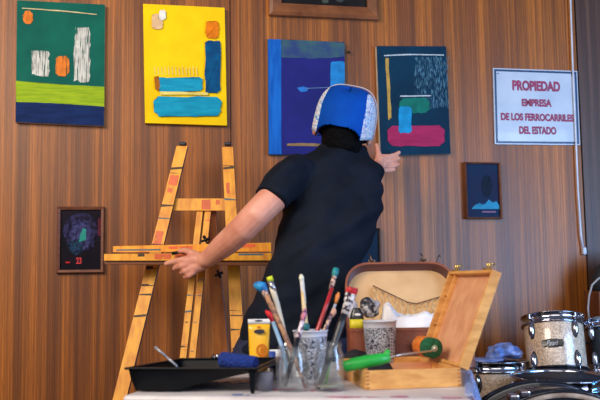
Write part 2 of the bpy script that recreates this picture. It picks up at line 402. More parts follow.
# ------------------------------------------------------------------ easel
M_EY = mat('easel_yellow', (246, 172, 40), .5, rgb2=(214, 130, 28), scale=14, stretch=(3, 3, .8), ramp=(.3, .6))
M_EO = mat('easel_orange', (196, 112, 42), .5, rgb2=(160, 84, 30), scale=12, stretch=(3, 3, .8))
M_EG = mat('easel_side_shade', (118, 110, 120), .6, rgb2=(84, 74, 82), scale=20)  # grey side faces: the shading of the slats painted in as colour
M_SPOTR = mat('paint_red', (234, 104, 48), .5, dry=.4, dscale=(60, 60, 20)); M_SPOTB = mat('paint_bluegrey', (90, 110, 120), .6); M_SPOTK = mat('paint_dark', (74, 50, 30), .6)
ez = thing('studio_easel', V((U(95, 566, 2.9).x+.35, 3.05, 0)), 'tall paint-spattered yellow wooden easel standing against the wood wall', 'easel')
def slat(bm, pa, pb, wpx0, wpx1, th=.028, spots=(), da=0, db=0, x_off=0):
    """flat board between two pixel/depth points; widths in pixels; face to the camera"""
    A0 = U(pa[0]-wpx0/2, pa[1], pa[2]); A1 = U(pa[0]+wpx0/2, pa[1], pa[2]); B0 = U(pb[0]-wpx1/2, pb[1], pb[2]); B1 = U(pb[0]+wpx1/2, pb[1], pb[2])
    t = V((0.0, th, 0))
    v = [A0, A1, B1, B0]
    hexa(bm, v+[p+t for p in v], 0)
    bm.faces.ensure_lookup_table()
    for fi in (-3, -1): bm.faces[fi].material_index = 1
    for (t0, t1, mi, u0, u1) in spots:
        def P(u, s):
            a = A0.lerp(A1, u); b = B0.lerp(B1, u); return a.lerp(b, s)+V((0, -.0008, 0))
        quad(bm, P(u0, t0), P(u1, t0+random.uniform(-.004, .004)), P(u1, t1), P(u0, t1+random.uniform(-.004, .004)), mi)
EM = [M_EY, M_EG, M_SPOTR, M_SPOTB, M_SPOTK]
def deep(t): return 3.22-.34*t          # legs lean: top near the wall, feet nearer
def rspots(n, cols=(4, 4, 4)):
    return [(t, t+random.choice((.002, .003, .004)), random.choice(cols), 0.02, random.choice((.98, .98, .6))) for t in sorted(random.uniform(.04, .6) for _ in range(n))]
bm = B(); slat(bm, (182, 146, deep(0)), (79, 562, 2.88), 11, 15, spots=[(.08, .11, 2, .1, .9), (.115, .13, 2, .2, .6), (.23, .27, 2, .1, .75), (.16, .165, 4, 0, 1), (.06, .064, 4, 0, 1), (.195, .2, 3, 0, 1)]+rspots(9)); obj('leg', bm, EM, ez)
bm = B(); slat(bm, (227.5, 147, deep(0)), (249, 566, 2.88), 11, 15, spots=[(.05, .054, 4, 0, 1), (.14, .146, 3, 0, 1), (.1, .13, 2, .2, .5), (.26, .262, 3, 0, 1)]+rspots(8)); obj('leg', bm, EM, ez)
for px in (183, 228):
    bm = B(); box(bm, U(px, 144, deep(0)+.012), (.026, .03, .014), bev=.004); obj('end_cap', bm, mat('cap_black', (30, 28, 44), .5), ez)
bm = B(); slat(bm, (199, 198.5, 3.19), (199, 210.5, 3.185), 52, 52, .02, spots=[(.1, .9, 2, .55, .72), (.1, .5, 2, .82, .9)]); obj('crossbar', bm, EM, ez)
bm = B(); slat(bm, (200.5, 205, 3.2), (170, 470, 2.98), 6, 7, .025, spots=rspots(8, (2, 4, 3))); obj('centre_rail', bm, EM, ez); bm = B(); slat(bm, (208.5, 205, 3.2), (180, 470, 2.98), 6, 7, .025, spots=rspots(8, (2, 4, 3))); obj('centre_rail', bm, EM, ez)
bm = B(); slat(bm, (209, 205, 3.235), (237, 545, 3.34), 12, 16, .03); obj('rear_leg', bm, [M_EO, M_EG], ez)
bm = B(); slat(bm, (160, 420, 2.98), (160, 428, 2.98), 110, 108, .02); obj('lower_crossbar', bm, [M_EY, M_EG, M_SPOTR, M_SPOTB], ez)
# ledge: back strip + deep front tray
bm = B()
def ledge(bm, tl, tr, br, bl, d, th, mi=0, spots=()):
    f = [U(tl[0], tl[1], d), U(tr[0], tr[1], d+.03), U(br[0], br[1], d+.03), U(bl[0], bl[1], d)]
    hexa(bm, f+[p+V((0, th, 0)) for p in f], mi)
    for (u0, u1, v0, v1, m_) in spots:
        P = lambda u, v: f[0].lerp(f[1], u).lerp(f[3].lerp(f[2], u), v)+V((0, -.0008, 0))
        quad(bm, P(u0, v0), P(u1, v0), P(u1, v1), P(u0, v1), m_)
ledge(bm, (113, 246.2), (271, 242.6), (271, 251.5), (113, 252), 3.03, .03, 0, [(.02, .3, .55, .8, 3), (.62, .9, .1, .5, 2), (.35, .5, .2, .6, 2)])
ledge(bm, (104, 254), (271.5, 253), (271.5, 260.4), (104, 260.6), 2.97, .09, 0, [(.3, .55, .05, .8, 2), (.6, .7, .05, .3, 3), (.8, .95, .05, .3, 3), (.2, .24, .0, .4, 4)])
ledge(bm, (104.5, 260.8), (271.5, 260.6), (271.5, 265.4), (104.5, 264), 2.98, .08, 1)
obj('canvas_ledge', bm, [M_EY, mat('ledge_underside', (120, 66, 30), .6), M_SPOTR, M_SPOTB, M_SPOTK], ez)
def knob(x, y, d, r):
    bm = B(); c = U(x, y, d); tube(bm, [c+V((0, .02, 0)), c], r*.4, 10)
    for k in range(4):
        a = k*pi/2+.4; ball(bm, c+V((cos(a)*r, 0, sin(a)*r)), r*.5, sub=2)
    ball(bm, c, r*.7, sub=2); obj('wing_knob', bm, M_BLACKM, ez)
knob(205.5, 240, 3.17, .013); knob(219, 274, 3.2, .012)
bm = B(); tube(bm, [U(172, 253.5, 2.955), U(180, 252, 2.955), U(187, 253.5, 2.955)], .006, 10); obj('clamp', bm, M_BLACKM, ez)

# ------------------------------------------------------------------ person
M_SKIN = mat('skin', (226, 160, 134), .5, rgb2=(206, 134, 110), scale=12, sss=.12, bump=.05, bscale=60)
M_SHIRT = mat('tshirt_black', (24, 29, 40), .8, rgb2=(16, 21, 30), scale=8, bump=.5, bscale=11, spec=.10)
M_JEAN = mat('jeans_navy', (30, 36, 66), .85, rgb2=(20, 25, 50), scale=40, bump=.2)
M_HAIR = mat('hair_black', (9, 8, 10), .8, rgb2=(4, 4, 5), scale=80, bump=.5, spec=.08)
pn = thing('person', V((.02, 2.78, 0)), 'person in black T-shirt and blue cap seen from behind, reaching for the teal canvas', 'person')
def depth_at(y): return 2.93-(y-150)*.00125 if y < 300 else 2.742
rows = [(145, 318, 366), (149, 313, 369), (153, 303, 371), (157.5, 290, 372), (163, 279, 374), (170, 276, 378), (180, 276, 382), (192, 280, 384), (205, 283, 383), (220, 280.5, 381.5), (235, 277, 376.5), (250, 272.5, 369.5), (265, 268, 362), (280, 263, 357), (295, 253.5, 354), (310, 246, 353), (322, 241.5, 354), (335, 238, 356), (350, 238, 360)]
def trings(rows, dx=0, dep=.118):
    out = []
    for y, l, r in rows:
        d = depth_at(y); c = U((l+r)/2, y, d); w = (r-l)/2*d/F+dx
        k = min(1, .5+(y-145)/32*.5) if y < 180 else 1
        hx = V((cos(.28), sin(.28)*1.0, 0))*w; hy = V((-sin(.28), cos(.28), 0))*(dep*k+dx)
        out.append((c, hx, hy))
    return out
# body: torso core, legs, arms, hands, neck, head in one surface
bm = B()
loft(bm, trings(rows[4:], -.016), 32)
hipL = U(273, 330, 2.74); hipR = U(327, 330, 2.76)
kneeL = V((-.20, 2.72, .47)); kneeR = V((.12, 2.80, .47)); ankL = V((-.26, 2.76, .09)); ankR = V((.16, 2.86, .09))
for h_, k_, a_ in ((hipL, kneeL, ankL), (hipR, kneeR, ankR)):
    capsules(bm, [(h_, .085), (k_, .055), (k_.lerp(a_, .35), .052), (a_, .036)])
    tube(bm, [a_+V((0, -.05, -.045)), a_+V((0, .05, -.045)), a_+V((.0, .17, -.06))], [.035, .042, .028], 14)
neckb = U(339, 158, 2.92); headc = U(345.5, 117.5, 2.93)
capsules(bm, [(neckb, .062), (U(341, 145, 2.93), .054), (headc, .058)])
LEAN = R(13)
HR = M.Rotation(-R(9), 3, 'Z') @ M.Rotation(LEAN, 3, 'Y') @ M.Rotation(R(6), 3, 'X')   # head frame: x right, y facing, z up
def HP(x, y, z): return headc + HR @ V((x, y, z))
ball(bm, HP(0, 0, .0), 1, sub=4, sc=(.077, .092, .086), rot=HR)
ball(bm, HP(0, .035, -.06), 1, sub=3, sc=(.055, .058, .055), rot=HR)                                   # jaw
tube(bm, [HP(0, .088, .02), HP(0, .108, -.018), HP(0, .09, -.028)], [.009, .014, .008], 10)              # nose
tube(bm, [HP(-.022, .083, -.05), HP(0, .092, -.05), HP(.022, .083, -.05)], [.006, .009, .006], 10)       # lips
for sx in (-1, 1):
    ball(bm, HP(sx*.098, .0, -.055), 1, sub=3, sc=(.012, .020, .030), rot=HR)
    ball(bm, HP(sx*.03, .083, .012), .012, sub=2)
# left arm (camera left), gripping the ledge
eL = [(U(288, 178, 2.76), .056), (U(273, 198, 2.71), .049), (U(257, 214, 2.70), .047), (U(244, 227.5, 2.72), .0455), (U(234, 237, 2.76), .0445), (U(222, 247, 2.81), .040), (U(209, 258, 2.87), .031), (U(201, 261, 2.90), .027)]
capsules(bm, eL)
W = lambda L: [(U(x, y, d), r) for x, y, d, r in L]
capsules(bm, W([(202, 261, 2.90, .026), (194, 260, 2.90, .026), (188, 262, 2.90, .021)]))
capsules(bm, W([(202, 264, 2.90, .024), (194, 267, 2.90, .024), (190, 270, 2.90, .017)]))
capsules(bm, W([(199, 257, 2.90, .017), (191, 252.5, 2.905, .0125), (185, 250.6, 2.92, .0105), (180, 250.8, 2.93, .009)]))   # thumb on the ledge
capsules(bm, W([(188, 259.5, 2.895, .015), (179, 260.5, 2.90, .0115), (172, 262, 2.92, .0100), (166.2, 263.6, 2.935, .0086)]))     # index
capsules(bm, W([(188, 264.5, 2.893, .0145), (181, 266, 2.895, .0115), (177, 267.5, 2.915, .0100), (174.5, 268.4, 2.935, .009)]))
capsules(bm, W([(190, 269, 2.892, .014), (185, 271.2, 2.893, .0112), (182.4, 272.3, 2.915, .0095), (181, 272.2, 2.935, .009)]))
capsules(bm, W([(193, 272, 2.892, .013), (188.6, 275.6, 2.893, .0108), (186, 276.9, 2.912, .0092), (185, 276.8, 2.93, .0085)]))
# right arm reaching up to the canvas
capsules(bm, W([(362, 178, 2.95, .048), (367, 188, 3.08, .044), (370, 192, 3.2, .043), (374, 182, 3.32, .036), (376, 170, 3.44, .028), (377.5, 165, 3.475, .025)]))
capsules(bm, W([(377.5, 166, 3.47, .024), (380, 160, 3.485, .023), (383, 159, 3.49, .020)]))
capsules(bm, W([(379, 166, 3.475, .020), (383, 165, 3.485, .020)]))
capsules(bm, W([(378.5, 160, 3.48, .015), (378.5, 153, 3.485, .0115), (377.6, 148.5, 3.49, .0098), (376.6, 145, 3.49, .009)]))   # thumb
capsules(bm, W([(383, 157.5, 3.487, .0150), (390, 156.6, 3.50, .0112), (395.5, 154.8, 3.515, .0098), (399, 152.6, 3.525, .0086)]))
capsules(bm, W([(384, 161.5, 3.485, .0140), (391, 161.4, 3.497, .0110), (396, 160.0, 3.508, .0096), (399, 158.4, 3.515, .0084)]))
capsules(bm, W([(384, 166, 3.484, .0135), (390, 166.6, 3.495, .0105), (395, 165.6, 3.50, .0092), (398, 164.6, 3.505, .0080)]))
capsules(bm, W([(382, 170, 3.483, .0115), (387, 171, 3.49, .0092), (391, 170.6, 3.497, .0080), (394, 170, 3.50, .0072)]))
body = obj('body', remesh(bm, .0036, 3, .4), M_SKIN, pn, True)
# eyes
# T-shirt: torso + sleeves
bm = B(); loft(bm, trings(rows), 40)
capsules(bm, [(U(296, 172, 2.80), .066), (U(284, 180, 2.745), .064)])
# left sleeve, cleanly cut
def sleeve(bm, pts):
    tube(bm, [p for p, r in pts], [r for p, r in pts], 24)
sleeve(bm, [(U(298, 172, 2.81), .066), (U(287, 178, 2.755), .066), (U(278, 188, 2.725), .062), (U(271.0, 198.5, 2.705), .059)])
capsules(bm, W([(357, 175, 2.93, .07), (366, 177, 2.95, .064)]))
sleeve(bm, W([(362, 177, 2.95, .062), (368, 184, 3.06, .056), (370, 188, 3.12, .053)]))
sm = remesh(bm, .005, 6, .5)
# cloth folds: diagonal drag lines across the back and hem
push(sm, lambda p: NZ.noise(V((p.x*5+p.z*6, p.y*3, p.z*19-p.x*11)))*.017+NZ.noise(p*26)*.002)
obj('t_shirt', sm, M_SHIRT, pn, True)
bm = B()
jr = [(322, 247, 348), (332, 241, 350), (345, 233, 354), (360, 227, 360)]
loft(bm, trings(jr, -.004, .112), 32)
for h_, k_, a_ in ((hipL, kneeL, ankL), (hipR, kneeR, ankR)):
    tube(bm, [h_+V((0, 0, -.02)), h_.lerp(k_, .5), k_, k_.lerp(a_, .5), a_+V((0, 0, -.01))], [.096, .090, .074, .066, .062], 20)
jm = remesh(bm, .008, 6, .5)
push(jm, lambda p: NZ.noise(p*14)*.006)
obj('jeans', jm, M_JEAN, pn, True)
for a_ in (ankL, ankR):
    bm = B()
    loft(bm, [(a_+V((0, .045+y, z)), V((w, 0, 0)), V((0, l, 0))) for y, z, w, l in ((0, -.09, .048, .135), (0, -.075, .05, .137), (-.005, -.05, .047, .125), (-.03, -.02, .044, .085), (-.045, .01, .042, .055))], 24)
    obj('shoe', bm, mat('shoe_dark', (38, 36, 40), .6), pn, True)
# hair
bm = B(); ball(bm, HP(0, -.012, .0), 1, sub=4, sc=(.094, .099, .076), rot=HR)
capsules(bm, [(HP(.006, -.03, -.05), .079), (HP(.008, -.030, -.088), .074)])
for sx in (-1, 1): capsules(bm, [(HP(sx*.07, .02, .0), .018), (HP(sx*.074, .012, -.03), .012)])
hm = remesh(bm, .005, 3)
keep = bmesh.new(); keep.from_mesh(hm)
inv = HR.inverted()
dl = [f for f in keep.faces if (inv @ (f.calc_center_median()-headc)).y > .045]
bmesh.ops.delete(keep, geom=dl, context='FACES'); keep.to_mesh(hm); keep.free()
push(hm, lambda p: NZ.noise(V((p.x*70, p.y*70, p.z*25)))*.004)
obj('hair', hm, M_HAIR, pn, True)
# cap
M_CAPB = mat('cap_blue', (4, 74, 168), .8, rgb2=(4, 62, 150), scale=10, spec=.1)
M_PIPE = mat('cap_piping', (196, 188, 190), .6)
def cap_print():
    m = mat('cap_print', (226, 230, 232), .7); nt = m.node_tree; L = nt.links.new; b = nt.nodes['Principled BSDF']
    tc = nt.nodes.new('ShaderNodeTexCoord'); n = nt.nodes.new('ShaderNodeTexNoise'); n.inputs['Scale'].default_value = 42; n.inputs['Detail'].default_value = 1; n.inputs['Distortion'].default_value = 2.5
    L(tc.outputs['Object'], n.inputs['Vector']); r = nt.nodes.new('ShaderNodeValToRGB'); r.color_ramp.interpolation = 'CONSTANT'; L(n.outputs[0], r.inputs[0])
    e = r.color_ramp.elements; e[0].position = 0; e[0].color = lin((60, 130, 200)); e[1].position = .38; e[1].color = lin((228, 230, 234))
    for p, c in ((.46, (40, 150, 190)), (.5, (232, 232, 236)), (.56, (214, 150, 110)), (.6, (225, 228, 235)), (.66, (46, 90, 180))):
        k = e.new(p); k.color = lin(c)
    L(r.outputs[0], b.inputs['Base Color']); return m
M_PRINT = cap_print()
cp = bpy.data.objects.new('cap', None); C.objects.link(cp); cp.location = headc; put(cp, pn); cp.location = (0, 0, 0)
cp.matrix_parent_inverse = wm(pn).inverted(); cp.location = headc
bm = B(); NU, NV = 256, 96
def cap_pt(u, v, g=0):
    # u around (0 = right, pi/2 = front), v 0 bottom .. 1 top ; squarish crown
    lo = -.012+.010*cos(u*2)
    el = v*pi/2
    e = 3.3
    rr = max(cos(el), 0)**(2/e); zz = sin(el)**(2/e)
    cu, su = cos(u), sin(u)
    sq = 2.3
    X = abs(cu)**(2/sq)*(1 if cu > 0 else -1); Y = abs(su)**(2/sq)*(1 if su > 0 else -1)
    z_ = lo-.062+(.175+g)*zz
    return HP((.1085+g)*rr*X*(1-.0*v), (.124+g)*rr*Y-.004, z_)
grid = [[bm.verts.new(cap_pt(2*pi*i/NU, j/NV)) for i in range(NU)] for j in range(NV+1)]
for j in range(NV):
    for i in range(NU):
        if j == NV-1 and False: continue
        f = bm.faces.new((grid[j][i], grid[j][(i+1) % NU], grid[j+1][(i+1) % NU], grid[j+1][i])); f.smooth = True
        c = inv @ (f.calc_center_median()-headc)
        side = abs(c.x) > .078-.16*max(0, c.z-.03) and c.y < .016 and c.z < .092
        f.material_index = 1 if side else 0
bmesh.ops.remove_doubles(bm, verts=bm.verts, dist=.0004)
dl = []
for f in bm.faces:
    c = inv @ (f.calc_center_median()-headc)
    if c.y < -.03 and (abs(c.x/.080))**3+(abs((c.z+.082)/.042))**2.2 < 1: dl.append(f)
bmesh.ops.delete(bm, geom=dl, context='FACES')
cr = obj('crown', bm, [M_CAPB, M_PRINT], cp); so = cr.modifiers.new('s', 'SOLIDIFY'); so.thickness = .003; so.offset = -1
bm = B(); pts = []
for k in range(33):
    a = pi*k/32-.0; x = cos(a); z = sin(a)
    X = abs(x)**(2/3.3)*(1 if x > 0 else -1); Zz = z**(2/3.3) if z > 0 else 0
    pts.append(HP(.1105*X, .016, -.062+.179*Zz))
tube(bm, pts, .0022, 8); obj('piping', bm, M_PIPE, cp)
bm = B(); pv = []
for j in range(7):
    row = []
    for i in range(17):
        a = R(20)+R(140)*i/16; rr = 1+j/6*.62
        x = cos(a)*.106; y = sin(a)*.12*rr+(.0); row.append(bm.verts.new(HP(x*(1+j/6*.0), y, -.056-.02*abs(cos(a))**2*1.2+.004*j/6)))
    pv.append(row)
for j in range(6):
    for i in range(16): bm.faces.new((pv[j][i], pv[j][i+1], pv[j+1][i+1], pv[j+1][i])).smooth = True
br = obj('visor', bm, M_CAPB, cp); so = br.modifiers.new('s', 'SOLIDIFY'); so.thickness = .004
#PART2
# ------------------------------------------------------------------ table
TA = R(-11.0)
tu = V((cos(TA), sin(TA), 0)); tv = V((-sin(TA), cos(TA), 0))
t0 = T(122, 395.5)                                  # front left corner of the table top
def TB(a, b, h=0): return t0+tu*a+tv*b+Z*h
TW, TD = .752, .78
M_TABLE = mat('table_white', (214, 206, 204), .45, rgb2=(188, 180, 182), scale=9, bump=.15, bscale=30)
M_PINKP = mat('paint_pink', (206, 120, 150), .6, dry=.5, dscale=(26, 26, 26))
M_BLUEP = mat('paint_blue', (90, 130, 190), .6, dry=.55, dscale=(40, 40, 40))
M_LEG = mat('table_leg_grey', (120, 122, 128), .4, .6)
tb = thing('folding_table', TB(TW/2, TD/2, 0)-Z*TZ, 'white folding table strewn with painting tools in the foreground', 'table')
bm = B()
rot = M((tu, tv, Z)).transposed()
box(bm, TB(TW/2, TD/2, -.0225), (TW, TD, .045), rot, 0, .008)
for a, b, w_, h_, mi in ((.71, .02, .12, .03, 1), (.5, .015, .13, .022, 1), (.27, .03, .09, .03, 2), (.62, .03, .1, .03, 1), (.4, .12, .2, .08, 1), (.2, .25, .12, .1, 2)):
    vs = [bm.verts.new(TB(a+w_/2*cos(t)*random.uniform(.7, 1.1), b+h_/2*sin(t)*random.uniform(.6, 1), .0008)) for t in [2*pi*k/14 for k in range(14)]]
    bm.faces.new(vs).material_index = mi
obj('tabletop', bm, [M_TABLE, M_PINKP, M_BLUEP], tb)
for a in (.08, TW-.08):
    for b in (.1, TD-.1):
        bm = B(); tube(bm, [TB(a, b, -.045), TB(a, b, -TZ)], .014, 12); obj('leg', bm, M_LEG, tb)
# ------------------------------------------------------------------ paint tray
M_TRAY = mat('tray_black', (9, 12, 18), .42, rgb2=(7, 9, 14), scale=20, spec=.15)
HR_ = .054
FL, FR_, BR_, BL = T(126.5, 368.5, HR_), T(256, 369, HR_), T(279, 358, HR_), T(182, 359, HR_)
tr = thing('roller_tray', (FL+BR_)/2-Z*HR_, 'black plastic paint roller tray at the left end of the table', 'tray')
bm = B(); NS, NT = 26, 12
def trayp(s, t):
    p = FL.lerp(FR_, s).lerp(BL.lerp(BR_, s), t)
    fl = .003 if s < .36 else .003+.040*min(1, (s-.36)/.56)**.85
    if .36 < s < .42: fl = .003+.040*((.06)/.56)**.85*((s-.36)/.06)
    e = min(t, 1-t)/.07; e2 = s/.045; k = min(1, e, e2)
    top = HR_ if s < .97 else HR_-.004
    z = top+(fl-top)*max(0, min(1, k))
    return V((p.x, p.y, TZ+z+.0006))
ss_ = [0, .001, .02, .045, .08]+[.12+.88*i/20 for i in range(21)]; ts_ = [0, .001, .035, .07, .12, .3, .5, .7, .88, .93, .965, .999, 1]
g = [[bm.verts.new(trayp(s, t)) for s in ss_] for t in ts_]
for a, b in zip(g, g[1:]):
    for i in range(len(ss_)-1): bm.faces.new((a[i], a[i+1], b[i+1], b[i])).smooth = False
pan = obj('pan', bm, M_TRAY, tr); so = pan.modifiers.new('s', 'SOLIDIFY'); so.thickness = .0022; so.offset = 0
bm = B()
loop = [FL, FR_, BR_, BL, FL]
for a, b in zip(loop, loop[1:]):
    d_ = (b-a).normalized(); beam(bm, a-d_*.003, b+d_*.003, .010, .005, up=Z, bev=.0015)
obj('rim', bm, M_TRAY, tr)
for p in (FR_+V((-.008, .006, 0)), BR_+V((-.006, -.008, 0))):
    bm = B(); q_ = V((p.x, p.y, TZ+.0005)); hexa(bm, [p+V((-.009, -.004, 0)), p+V((.007, -.004, 0)), q_+V((.004, -.003, 0)), q_+V((-.004, -.003, 0)),
                     p+V((-.009, .004, 0)), p+V((.007, .004, 0)), q_+V((.004, .003, 0)), q_+V((-.004, .003, 0))]); obj('leg', bm, M_TRAY, tr)
bm = B(); tube(bm, [U(177.5, 367.2, 1.94), U(172, 361.5, 1.945), U(166, 356.5, 1.95)], [.0028, .003, .0026], 8); tube(bm, [U(166, 356.5, 1.95), U(155, 347, 1.96)], [.0026, .0034], 8)
tag(obj('palette_knife', bm, mat('knife_steel', (170, 172, 180), .45, .5)), 'thin silver palette knife leaning over the rim inside the black tray', 'palette knife')
# blue roller
rl = thing('paint_roller', T(240, 372, .05), 'paint roller with blue nap lying across the black tray', 'paint roller')
M_NAP = mat('nap_blue', (12, 52, 140), .9, rgb2=(8, 36, 108), scale=140, bump=.8, bscale=160)
bm = B(); a, b = U(221, 359.5, 1.955), U(256, 364, 1.915)
tube(bm, [a, a.lerp(b, .04), a.lerp(b, .96), b], [.014, .0185, .0175, .0135], 24); obj('roller_sleeve', bm, M_NAP, rl)
bm = B(); tube(bm, [U(221, 359.5, 1.955), U(216.5, 358, 1.96), U(212, 356.5, 1.965), U(213, 354.5, 1.99)], .0028, 8); ball(bm, U(217.5, 356.5, 1.955), .006); obj('wire_frame', bm, M_CHROME, rl)
# ------------------------------------------------------------------ yellow tube
M_YT = mat('tube_yellow', (248, 194, 26), .35, rgb2=(238, 178, 18), scale=8, coat=.2); M_WHITE = mat('plastic_white', (232, 232, 236), .4)
M_YT_O = mat('tube_orange', (232, 128, 30), .4); M_DARKT = mat('tube_dark', (52, 50, 64), .5); M_GREYP = mat('plastic_grey', (150, 152, 166), .4)
d_ = 2.135; zt = U(259, 319, d_).z; zc = TZ+.02; cx, cy_ = U(259.3, 340, d_).x, d_
yt = thing('paint_tube', V((cx, cy_, TZ)), 'yellow acrylic paint tube with white crimped end, standing on its cap behind the tray', 'paint tube')
bm = B()
W_ = 22.0/2*d_/F
loft(bm, [(V((cx-.0015*(1-h), cy_, zc+(zt-zc)*h)), V((W_*(.82+.18*h), 0, 0)), V((0, max(.0022, .017*(1-h**1.6)), 0))) for h in (0, .03, .2, .4, .6, .8, .9)], 28, 0)
loft(bm, [(V((cx, cy_, zc+(zt-zc)*h)), V((W_*1.0, 0, 0)), V((0, .0024, 0))) for h in (.9, .95, 1.0)], 28, 1, e=6)
obj('tube_body', bm, [M_YT, M_WHITE], yt)
bm = B(); lathe(bm, [(0, 0), (.017, 0), (.017, .018), (.014, .021), (0, .021)], V((cx-.0015, cy_, TZ)), seg=24); obj('cap', bm, M_WHITE, yt)
def facing_text(body, px0, y0, px1, y1, d, m, parent, bold=.01, shear=0, name='lettering'):
    a = U(px0, y1, d); b = U(px1, y1, d); c = U(px0, y0, d)
    me = text_mesh(body, a, V((1, 0, 0)), Z, b.x-a.x, c.z-a.z, V((0, 0, 0)), bold=bold, shear=shear); return obj(name, me, m, parent)
bm = B()
def disc(bm, c, rx, rz, mi=0, n=24, r0=0):
    if r0:
        o_ = [bm.verts.new(c+V((rx*cos(2*pi*k/n), 0, rz*sin(2*pi*k/n)))) for k in range(n)]; i_ = [bm.verts.new(c+V((rx*r0*cos(2*pi*k/n), 0, rz*r0*sin(2*pi*k/n)))) for k in range(n)]
        for k in range(n): bm.faces.new((o_[k], o_[(k+1) % n], i_[(k+1) % n], i_[k])).material_index = mi
    else: bm.faces.new([bm.verts.new(c+V((rx*cos(2*pi*k/n), 0, rz*sin(2*pi*k/n)))) for k in range(n)]).material_index = mi
dd = d_-.0215
disc(bm, U(262, 350.5, dd), .0145, .0165, 0, r0=.62); obj('printed_ring', bm, M_YT_O, yt); bm = B(); disc(bm, U(262.5, 350.5, dd), .0045, .010, 0); obj('printed_swirl', bm, M_YT_O, yt); bm = B()
disc(bm, U(259, 327.3, d_-.012), .005, .0035, 0); obj('printed_dot', bm, M_YT_O, yt); bm = B(); disc(bm, U(259.3, 331.5, d_-.0125), .014, .0055, 1)
for f in bm.faces: f.material_index = 0
obj('printed_label', bm, M_DARKT, yt); bm = B(); disc(bm, U(258.5, 320.8, d_-.003), .0105, .0022, 0); obj('hanging_slot', bm, M_DARKT, yt)
# small white tube with blue label, small grey pot
d2 = 2.11; wt = thing('paint_tube', V((U(276, 355, d2).x, d2, TZ)), 'small white paint tube with blue label, right of the yellow tube', 'paint tube')
bx_, zt2 = U(275.5, 349, d2).x, U(275, 349.5, d2).z
bm = B(); loft(bm, [(V((bx_, d2, TZ+.016+(zt2-TZ-.016)*h)), V((.0155, 0, 0)), V((0, max(.002, .013*(1-h)), 0))) for h in (0, .4, .8, 1)], 20); obj('tube_body', bm, M_WHITE, wt)
bm = B(); loft(bm, [(V((bx_-.008, d2, TZ+.03+(zt2-TZ-.034)*h)), V((.009, 0, 0)), V((0, .0145*(1-h*.75), 0))) for h in (0, .5, 1)], 20); obj('blue_label', bm, mat('label_blue', (40, 70, 160), .5), wt)
bm = B(); lathe(bm, [(0, 0), (.009, 0), (.009, .016), (0, .016)], V((bx_, d2, TZ)), seg=16); obj('cap', bm, M_WHITE, wt)
gp = T(265, 390.5); gp.z = TZ
bm = B(); lathe(bm, [(0, 0), (.017, 0), (.0185, .04), (.0165, .04), (.015, .004), (0, .004)], gp+Z*.0005, seg=28)
tag(obj('plastic_pot', bm, mat('pot_grey', (150, 150, 166), .35, trans=.3)), 'small grey plastic pot beside the legs of the black tray', 'pot')
# ------------------------------------------------------------------ jars
def glassmat(name):
    m = bpy.data.materials.new(name); m.use_nodes = True; nt = m.node_tree; L = nt.links.new; nt.nodes.remove(nt.nodes['Principled BSDF'])
    out = nt.nodes['Material Output']; tr_ = nt.nodes.new('ShaderNodeBsdfTransparent'); tr_.inputs[0].default_value = (.95, .97, .98, 1)
    gl = nt.nodes.new('ShaderNodeBsdfGlossy'); gl.inputs['Roughness'].default_value = .06
    df = nt.nodes.new('ShaderNodeBsdfDiffuse'); df.inputs[0].default_value = (.72, .76, .8, 1)
    lw = nt.nodes.new('ShaderNodeLayerWeight'); lw.inputs[0].default_value = .35
    mx = nt.nodes.new('ShaderNodeMixShader'); mx2 = nt.nodes.new('ShaderNodeMixShader')
    rp = nt.nodes.new('ShaderNodeMapRange'); L(lw.outputs['Facing'], rp.inputs[0]); rp.inputs['To Min'].default_value = .012; rp.inputs['To Max'].default_value = .42
    L(rp.outputs[0], mx.inputs[0]); L(tr_.outputs[0], mx.inputs[1]); L(gl.outputs[0], mx.inputs[2])
    tc = nt.nodes.new('ShaderNodeTexCoord'); n = nt.nodes.new('ShaderNodeTexNoise'); n.inputs['Scale'].default_value = 45; n.inputs['Detail'].default_value = 4; L(tc.outputs['Object'], n.inputs[0])
    r2 = nt.nodes.new('ShaderNodeMapRange'); L(n.outputs[0], r2.inputs[0]); r2.inputs['From Min'].default_value = .45; r2.inputs['From Max'].default_value = .8; r2.inputs['To Min'].default_value = .015; r2.inputs['To Max'].default_value = .10
    L(r2.outputs[0], mx2.inputs[0]); L(mx.outputs[0], mx2.inputs[1]); L(df.outputs[0], mx2.inputs[2]); L(mx2.outputs[0], out.inputs[0]); return m
M_GLASS = glassmat('jar_glass')
def jar(px, w, ybase, ytop, label, neck=.84, d=None):
    p = T(px, ybase); p.z = TZ; r = w/2*p.y/F; p.y += r*.6
    h = U(px, ytop, p.y).z-TZ
    t = thing('glass_jar', p, label, 'jar', 'glass jars holding paint brushes')
    bm = B()
    pr = [(0, .0008), (r*.9, .0008), (r, .006), (r, h*.74), (r*neck, h*.85), (r*neck, h*.875), (r*(neck+.05), h*.885), (r*(neck+.05), h*.9), (r*neck, h*.91), (r*(neck+.05), h*.935), (r*(neck+.05), h*.95), (r*neck, h*.96), (r*neck, h),
          (r*neck-.0035, h), (r*neck-.0035, h*.86), (r-.0035, h*.73), (r-.0035, .010), (0, .009)]
    lathe(bm, pr, p, seg=40); obj('glass_body', bm, M_GLASS, t)
    return t, p, r, h
j1, p1, r1, h1 = jar(292.5, 33, 392, 346, 'left glass jar in front, with crossing tan and black brush handles')
j2, p2, r2, h2 = jar(329.5, 30.5, 392, 342, 'right glass jar in front, holding the red-tipped black brush')
